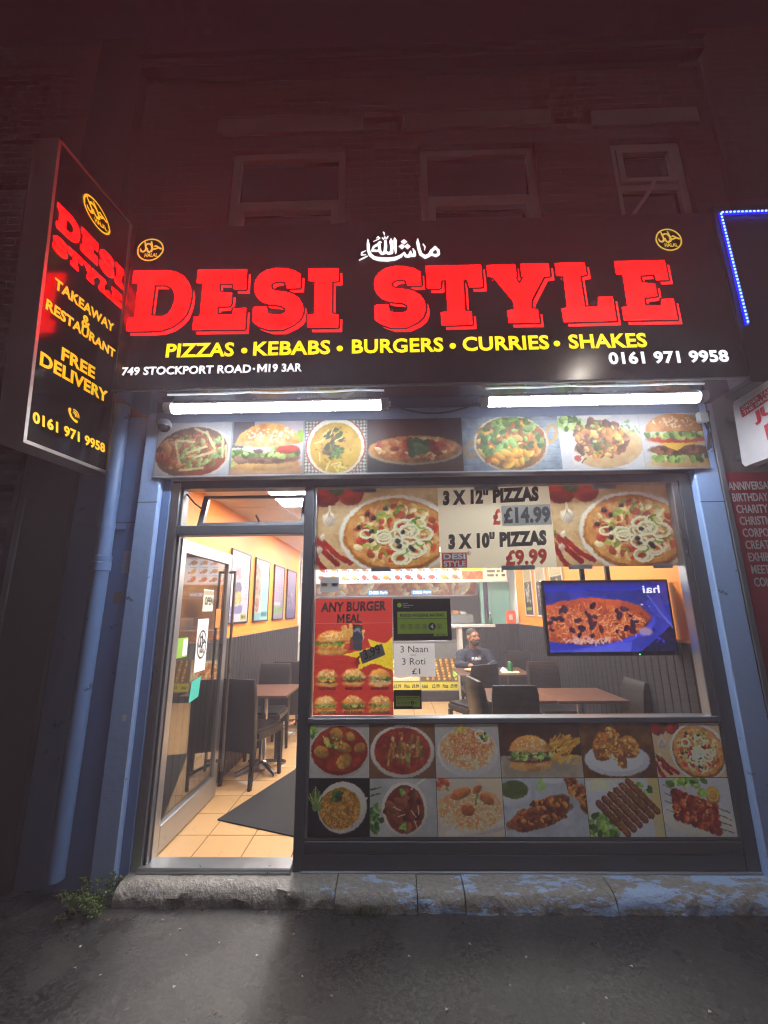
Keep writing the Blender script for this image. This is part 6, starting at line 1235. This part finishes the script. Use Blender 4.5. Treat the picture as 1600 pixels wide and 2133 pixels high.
ch = Vector((1.155, 3.45, .94)); pel = Vector((1.16, 3.52, .69)); capsule(body, NB - Vector((0, 0, .02)), ch, .06, .13); capsule(body, ch, pel, .13, .15)
ARM = {}
for s, sh_, el, wr, hd_ in ((-1, (.97, 3.43, 1.015), (.915, 3.30, .885), (1.015, 3.13, .898), (1.045, 3.07, .900)), (1, (1.335, 3.43, 1.015), (1.405, 3.30, .885), (1.31, 3.13, .898), (1.285, 3.07, .900))):
    sh_, el, wr, hd_ = map(Vector, (sh_, el, wr, hd_)); capsule(body, NB + Vector((s * .05, .02, -.03)), sh_, .06, .06); capsule(body, sh_, el, .052, .042); capsule(body, el, wr, .040, .027); capsule(body, wr, hd_, .027, .032); ARM[s] = (sh_, el, wr, hd_)
    d = (hd_ - wr).normalized(); sd = Vector((-d.y, d.x, 0)) * s
    for k, (off, L) in enumerate(((-.030, .058), (-.010, .070), (.010, .074), (.028, .062))):
        b0 = hd_ + d * .018 + sd * off; b1 = b0 + d * (L * .55) + Vector((0, 0, .008)); b2 = b1 + d * (L * .35) + Vector((0, 0, -.030)); capsule(body, b0, b1, .0092, .0086, 8); capsule(body, b1, b2, .0086, .0074, 8)
    th = hd_ - d * .015 - sd * .034; capsule(body, th, th + d * .035 - sd * .014, .0105, .0095, 8); capsule(body, th + d * .035 - sd * .014, th + d * .06 - sd * .002 - Vector((0, 0, .012)), .0095, .008, 8)
for s in (-1, 1):
    hip = pel + Vector((s * .09, -.02, -.02)); kn = Vector((1.16 + s * .13, 3.08, .60)); an = Vector((1.16 + s * .13, 3.10, .19)); capsule(body, hip, kn, .085, .058); capsule(body, kn, an, .056, .038)
hood = MB(); capsule(hood, NB - Vector((0, .0, .09)), ch, .10, .165); capsule(hood, ch, pel + Vector((0, 0, -.02)), .165, .175)
for s in (-1, 1):
    sh_, el, wr, hd_ = ARM[s]; capsule(hood, NB + Vector((s * .04, .01, -.06)), sh_ + Vector((0, 0, -.005)), .085, .082); capsule(hood, sh_, el, .076, .062); capsule(hood, el, wr, .062, .042)
for k in range(12):
    a, b = [2 * math.pi * (k + i) / 12 for i in (0, 1)]; rr = lambda t: NB + Vector((.085 * math.cos(t), .02 + .075 * math.sin(t), .005 + .035 * math.sin(t))); capsule(hood, rr(a), rr(b), .036, .036, 10)
ellipsoid(hood, NB + Vector((0, .10, -.03)), .12, .06, .10)
trs = MB()
for s in (-1, 1):
    hip = pel + Vector((s * .09, -.02, -.03)); kn = Vector((1.16 + s * .13, 3.07, .60)); an = Vector((1.16 + s * .13, 3.10, .21)); capsule(trs, hip, kn, .105, .078); capsule(trs, kn, an, .076, .058)
capsule(trs, pel + Vector((-.06, 0, -.03)), pel + Vector((.06, 0, -.03)), .13, .13)
hair = MB(); ellipsoid(hair, hp(0, .022, .040), .081, .100, .083, HM); beard = MB(); ellipsoid(beard, hp(0, -.044, -.082), .056, .056, .050, HM); ellipsoid(beard, hp(0, -.02, -.06), .067, .060, .045, HM)
capsule(beard, hp(-.03, -.097, -.046), hp(.03, -.097, -.046), .009, .009)
B, H, T_, HR, BD = fuse([(body, .006, 5), (hood, .010, 6), (trs, .012, 6), (hair, .006, 3), (beard, .006, 3)])
rs = np.random.RandomState(5)
def folds(mb, amp, sc):
    V = np.array(mb.v); c = V.mean(0); f = (fbm(V[:, 0] * 1 + V[:, 1] * .7 + 5, V[:, 2] * 1.4 + V[:, 1] * .5 + 5, sc, 3) - .5) * 2 * amp; d = V - c; d[:, 2] *= .3; d /= np.linalg.norm(d, axis=1)[:, None] + 1e-6; mb.v = (V + d * f[:, None]).tolist()
folds(H, .014, 11); folds(T_, .012, 10)
pp = thing('person', 'seated person in a navy hoodie with white chest print, eating at a table', 'person', (1.16, 3.45, FZ))
M_SKIN = mat('skin', '9a6a4c', .5, var=.06, sc=30); M_NAVY = mat('navy_fleece', '1f2436', .85, var=.15, sc=20, bump=.25, bsc=180); M_HAIR = mat('dark_hair', '16110e', .6, var=.3, sc=120, bump=.4, bsc=220)
B.build('body', M_SKIN, pp, True, angle=80); hob = H.build('hoodie', M_NAVY, pp, True, angle=80); T_.build('trousers', mat('dark_denim', '20222c', .8), pp, True, angle=80); HR.build('hair', M_HAIR, pp, True, angle=80); BD.build('beard', M_HAIR, pp, True, angle=80)
for s in (-1, 1):
    e_ = MB(); ellipsoid(e_, hp(.030 * s, -.083, .006), .013, .008, .008, HM, 12, 8); eo = e_.build('eye', mat('eye_white', '8f8078', .3), pp, True); i_ = MB(); ellipsoid(i_, hp(.030 * s + .002, -.0895, .006), .006, .003, .006, HM, 10, 6); i_.build('iris', mat('iris_brown', '1c100a', .2), eo, True)
    b_ = MB(); capsule(b_, hp(.014 * s, -.094, .030), hp(.048 * s, -.084, .032), .005, .004, 8); b_.build('eyebrow', M_HAIR, pp, True)
    sh2 = MB(); capsule(sh2, (1.16 + s * .13, 3.13, FZ + .045), (1.16 + s * .13, 2.98, FZ + .035), .046, .036); sh2.build('shoe', mat('white_shoe', 'b0b0b0', .5), pp, True)
bvh = BVHTree.FromPolygons([Vector(v) for v in H.v], H.f)
def on_chest(x, z, lift):
    h = bvh.ray_cast(Vector((x, 2.6, z)), Vector((0, 1, 0))); return Vector((x, (h[0].y if h[0] else 3.27) - lift, z))
V, F = _txt[('T', 'PUMA', .03)]; lo = V[:, :2].min(0); hi = V[:, :2].max(0)
P = [on_chest(1.095 + .135 * (x - lo[0]) / (hi[0] - lo[0]), .945 + .045 * (y - lo[1]) / (hi[1] - lo[1]) + .006 * (x - lo[0]) / (hi[0] - lo[0]), .007) for x, y in V[:, :2]]
MB().add(P, F).build('chest_lettering', M_PAPER, hob)
ct2 = MB()
for a, b, ra, rb in (((1.185, 1.005), (1.215, 1.000), .008, .011), ((1.215, 1.000), (1.235, .992), .010, .006), ((1.235, .995), (1.243, 1.025), .005, .002), ((1.232, .995), (1.246, .975), .004, .002)):
    dx, dz = b[0] - a[0], b[1] - a[1]; L = math.hypot(dx, dz); nx, nz = -dz / L, dx / L; ct2.add([on_chest(a[0] + nx * ra, a[1] + nz * ra, .006), on_chest(a[0] - nx * ra, a[1] - nz * ra, .006), on_chest(b[0] - nx * rb, b[1] - nz * rb, .006), on_chest(b[0] + nx * rb, b[1] + nz * rb, .006)], [(0, 1, 2, 3)])
ct2.build('chest_emblem', mat('grey_print', '6a6e78', .6), hob)

# ------------------------------------------------------------------ neighbour on the right
nb = thing('neighbour_shop', 'dark red shop wall with white list of event lettering at the right edge', 'shop', (3.6, -.05, 0))
M_DRW = mat('dark_red_board', '8c2230', .4, var=.12, sc=4); M_GTXT = mat('silver_lettering', 'a8a4a6', .45)
MB().box(2.402, 5.5, -.05, .05, 0, 2.60).build('wall', M_DRW, nb); MB().box(2.362, 2.400, -.065, .05, 0, 3.14, .003).build('edge_trim', mat('dull_grey_trim', '6b6f78', .4, .3), nb)
MB().box(2.402, 5.5, -.03, .05, 2.602, 3.20).build('upper_board', mat('dirty_concrete', '5c5654', .8, var=.25, sc=7, bump=.3), nb); MB().box(2.56, 5.5, -.25, .0, 3.205, 4.75, .006).build('fascia', mat('dark_green_grey_fascia', '1c2120', .4, var=.15), nb); MB().box(3.005, 5.5, .02, .2, 4.76, 7.2).build('wall', M_BRICK, nb)
MB().box(2.72, 3.2, -.30, -.251, 3.30, 3.42, .01).build('lamp_housing', mat('grey_housing', '8a8d8a', .5), nb)
for i, (s, x) in enumerate((('ANNIVERSARY', 2.368), ('BIRTHDAY PARTIES', 2.382), ('CHARITY DINNERS', 2.394), ('CHRISTMAS', 2.400), ('CORPORATE', 2.404), ('CREATIVE', 2.406), ('EXHIBITIONS', 2.408), ('MEETINGS', 2.41), ('CONFERENCES', 2.412))):
    z = 2.468 - .0852 * i; w_ = tw(s, .015, .061) * .62; x *= 1.0172; text('lettering', s, (x, -.05, z), (x + w_, -.05, z + .002), (x, -.05, z + .061), M_GTXT, nb, .015, .003, .002)
js = thing('white_projecting_sign', 'white projecting takeaway sign with red lettering at the right edge', 'shop sign', (2.5, -.5, 2.62))
SX = 2.50; M_WSIGN = mat('white_sign_board', 'c2bfc4', .4); M_CRIM = mat('crimson_print', 'b01c30', .45)
k = MB(); prof = []
for cy, cz, a0 in ((-.14, 2.66, 180), (-.92, 2.66, 270), (-.92, 3.07, 0), (-.14, 3.07, 90)):
    for t in range(0, 91, 30): a = R(a0 + t); prof.append((cy - .04 * math.cos(a) * (-1 if 0 else -1), cz + .04 * math.sin(a)) if 0 else None)
prof = [(-.10, 2.65), (-.12, 2.62), (-.93, 2.60), (-.95, 2.62), (-.97, 3.10), (-.95, 3.12), (-.145, 3.11), (-.127, 3.09)]
n_ = len(prof); k.add([(SX, y, z) for y, z in prof] + [(SX + .08, y, z) for y, z in prof], [tuple(range(n_))[::-1] if 0 else tuple(range(n_)), tuple(range(2 * n_ - 1, n_ - 1, -1))] + [(i, i + n_, (i + 1) % n_ + n_, (i + 1) % n_) for i in range(n_)])
k.build('board', M_WSIGN, js)
def sg(y, z, lift=0): return Vector((SX - .003 - lift, y, z))
MB().quad(sg(-.185, 2.962), sg(-.80, 3.018), sg(-.81, 3.098), sg(-.178, 3.044)).build('banner_band', M_CRIM, js)
text('lettering', 'ORDER TAKEAWAY', sg(-.200, 3.010, .002), sg(-.60, 3.046, .002), sg(-.196, 3.036, .002), M_WSIGN, js, .02, .001, front=(-1, 0, 0)); text('lettering', 'THE SMART WAY', sg(-.206, 2.974, .002), sg(-.58, 3.010, .002), sg(-.202, 3.000, .002), M_WSIGN, js, .02, .001, front=(-1, 0, 0))
text('lettering', 'JUST', sg(-.275, 2.860), sg(-.60, 2.888), sg(-.272, 2.955), M_CRIM, js, .06, .002, front=(-1, 0, 0)); text('lettering', 'EAT', sg(-.335, 2.73), sg(-.60, 2.753), sg(-.332, 2.835), M_CRIM, js, .06, .002, front=(-1, 0, 0))
MB().box(2.52, 2.56, -.14, .02, 2.70, 2.74).build('bracket', M_FRAME, js); MB().box(2.52, 2.56, -.14, .02, 3.0, 3.04).build('bracket', M_FRAME, js)
ld = thing('led_rope_light', 'glowing blue LED rope light outlining the neighbouring sign', 'rope light', (2.6, -.27, 3.66))
path = [(2.607, 3.66), (2.597, 4.655), (4.6, 4.665)]
MB().tube([(x, -.262, z) for x, z in path], .011).build('rope', mat('blue_rope', (.005, .01, .9), .3, emit=.8, quiet=True), ld, smooth=True)
leds = MB()
for (xa, za), (xb_, zb_) in zip(path[:-1], path[1:]):
    L = math.hypot(xb_ - xa, zb_ - za); nn2 = int(L / .030)
    for i in range(nn2): t = (i + .5) / nn2; leds.box(xa + (xb_ - xa) * t - .006, xa + (xb_ - xa) * t + .006, -.2785, -.2725, za + (zb_ - za) * t - .006, za + (zb_ - za) * t + .006)
o = leds.build('led_beads', mat('led_bead', (.07, .16, 1), .3, emit=6, quiet=True), ld); o['kind'] = 'stuff'

# ------------------------------------------------------------------ street lamp across the road (its light is mirrored in the fascia)
P0 = at(1207, 778, SIGN_Y); d = P0 - CAM; LT = P0 + Vector((d.x, -d.y, d.z)) * ((11.5) / d.y)
sl = thing('street_lamp', 'tall street lamp with a warm head across the road', 'street lamp', (LT.x, LT.y - .9, 0))
MB().cyl((LT.x, LT.y - .9, 0), (LT.x, LT.y - .9, LT.z), .09, .05).build('post', M_FRAME, sl, smooth=True); MB().tube([(LT.x, LT.y - .9, LT.z), (LT.x, LT.y - .5, LT.z + .12), (LT.x, LT.y - .1, LT.z + .10)], .035).build('arm', M_FRAME, sl, smooth=True)
MB().box(LT.x - .14, LT.x + .14, LT.y - .25, LT.y + .35, LT.z + .02, LT.z + .12, .03).build('head', M_FRAME, sl); MB().box(LT.x - .11, LT.x + .11, LT.y - .2, LT.y + .3, LT.z - .03, LT.z + .015, .02).build('lens', mat('lit_lamp_lens', (1, .72, .40), .3, emit=14, var=0), sl)
ll = bpy.data.lights.new('street_lamp_glow', 'SPOT'); ll.energy = 190; ll.color = (1, .90, .80); ll.spot_size = R(130); ll.spot_blend = .6; ll.shadow_soft_size = .06; lo_ = bpy.data.objects.new('lamp_glow', ll); C.objects.link(lo_); lo_.parent = sl; lo_.location = Vector((LT.x, LT.y, LT.z - .06)) - wloc(sl); lo_.rotation_euler = (R(35), 0, 0)

# ------------------------------------------------------------------ weeds, petals
def leaf(mb, p, d, up, L, w):
    d = d.normalized(); s = d.cross(up).normalized(); q_ = d.cross(s) * -.15 * L
    mb.add([p, p + d * L * .45 + s * w + q_, p + d * L - q_ * .5, p + d * L * .45 - s * w + q_, p + d * L * .5 - q_], [(0, 1, 4), (1, 2, 4), (2, 3, 4), (3, 0, 4)])
rng = random.Random(3)
M_LEAF = mat('weed_leaf', '4a6424', .45, var=.5, sc=14); M_STEM = mat('weed_stem', '5a6a34', .6); M_GRASS = mat('grass_blade', '3f5520', .6, var=.4, sc=20)
wd = thing('weed_clump', 'leafy green weeds at the foot of the left blue pilaster', 'plant', (-1.76, -.2, 0)); fo = MB(); sm = MB()
for k in range(26):
    x, y = -1.87 + .22 * rng.random(), -.10 - .16 * rng.random() + (0.10 if rng.random() < .2 else 0); h = .03 + .11 * rng.random() * (1.2 if x > -1.85 else .8); lean = Vector((rng.uniform(-.06, .06), rng.uniform(-.09, .02), h)); sm.tube([(x, y, 0), Vector((x, y, 0)) + lean * .5, Vector((x, y, 0)) + lean], .0022, 5)
    for j in range(20):
        p = Vector((x, y, 0)) + lean * rng.uniform(.15, 1) + Vector((rng.gauss(0, .012), rng.gauss(0, .012), 0)); leaf(fo, p, Vector((rng.uniform(-1, 1), rng.uniform(-1, .6), rng.uniform(-.2, .8))), Vector((rng.uniform(-.3, .3), rng.uniform(-.3, .3), 1)), rng.uniform(.014, .034), rng.uniform(.005, .010))
fo.build('leaves', M_LEAF, wd)['kind'] = 'stuff'; sm.build('stems', M_STEM, wd)
g2 = thing('grass_tuft', 'small dark grass tuft at the foot of the step', 'plant', (-.2, -.21, 0)); fo = MB()
for k in range(70):
    x, y = -.2 + rng.gauss(0, .045), -.208 + rng.gauss(0, .012); leaf(fo, Vector((x, y, 0)), Vector((rng.uniform(-.6, .6), rng.uniform(-.7, .2), 1)), Vector((0, 1, 0)), rng.uniform(.02, .06), .002)
fo.build('blades', M_GRASS, g2)['kind'] = 'stuff'
M_PETAL = mat('pale_petal', 'a89d90', .6, var=.1); pet = None
SP = [(-1.30, -.26), (-1.17, -.33), (-1.20, -.37), (-1.55, -.58), (-1.40, -.62), (-.92, -.42), (-.70, -.50), (-1.02, -.68), (-.45, -.62), (-.30, -.72), (.05, -.50), (.2, -.78), (.5, -.66), (.62, -.50), (.9, -.72), (1.1, -.55), (-1.62, -.45), (-.78, -.80), (-.12, -.86), (.36, -.42), (1.3, -.78), (-.55, -.36), (-1.05, -.50), (.75, -.84)]
for i, (x, y) in enumerate(SP):
    if pet is None:
        k = MB(); leaf(k, Vector((-.009, 0, 0)), Vector((1, 0, 0)), Vector((0, 0, 1)), .018, .0062); pet = k.build('fallen_petal', M_PETAL, None, False, False); o = pet
    else: o = pet.copy(); C.objects.link(o)
    o.location = (x, y, .0045); o.rotation_euler = (rng.uniform(-.2, .2), rng.uniform(-.2, .2), rng.uniform(0, 6.28)); s = rng.uniform(.7, 1.25); o.scale = (s, s, s); tag(o, 'tiny pale petal lying on the wet pavement', 'petal', 'petals scattered on the pavement')
# ------------------------------------------------------------------ added pinkish haze standing in for lens glow around the lights
hz = MB().box(-9, 9, -16, 8, -1, 12.5).build('haze', None or bpy.data.materials.new('added_glow_haze'))
HMAT = hz.data.materials[0]; HMAT.use_nodes = True; hn = HMAT.node_tree.nodes; hn.clear(); ho = hn.new('ShaderNodeOutputMaterial'); hv = hn.new('ShaderNodeVolumePrincipled')
hv.inputs['Density'].default_value = HAZE; hv.inputs['Color'].default_value = (.97, .84, .93, 1); hv.inputs['Anisotropy'].default_value = .2; HMAT.node_tree.links.new(hv.outputs[0], ho.inputs['Volume']); hz['kind'] = 'stuff'
SC.cycles.volume_bounces = 0
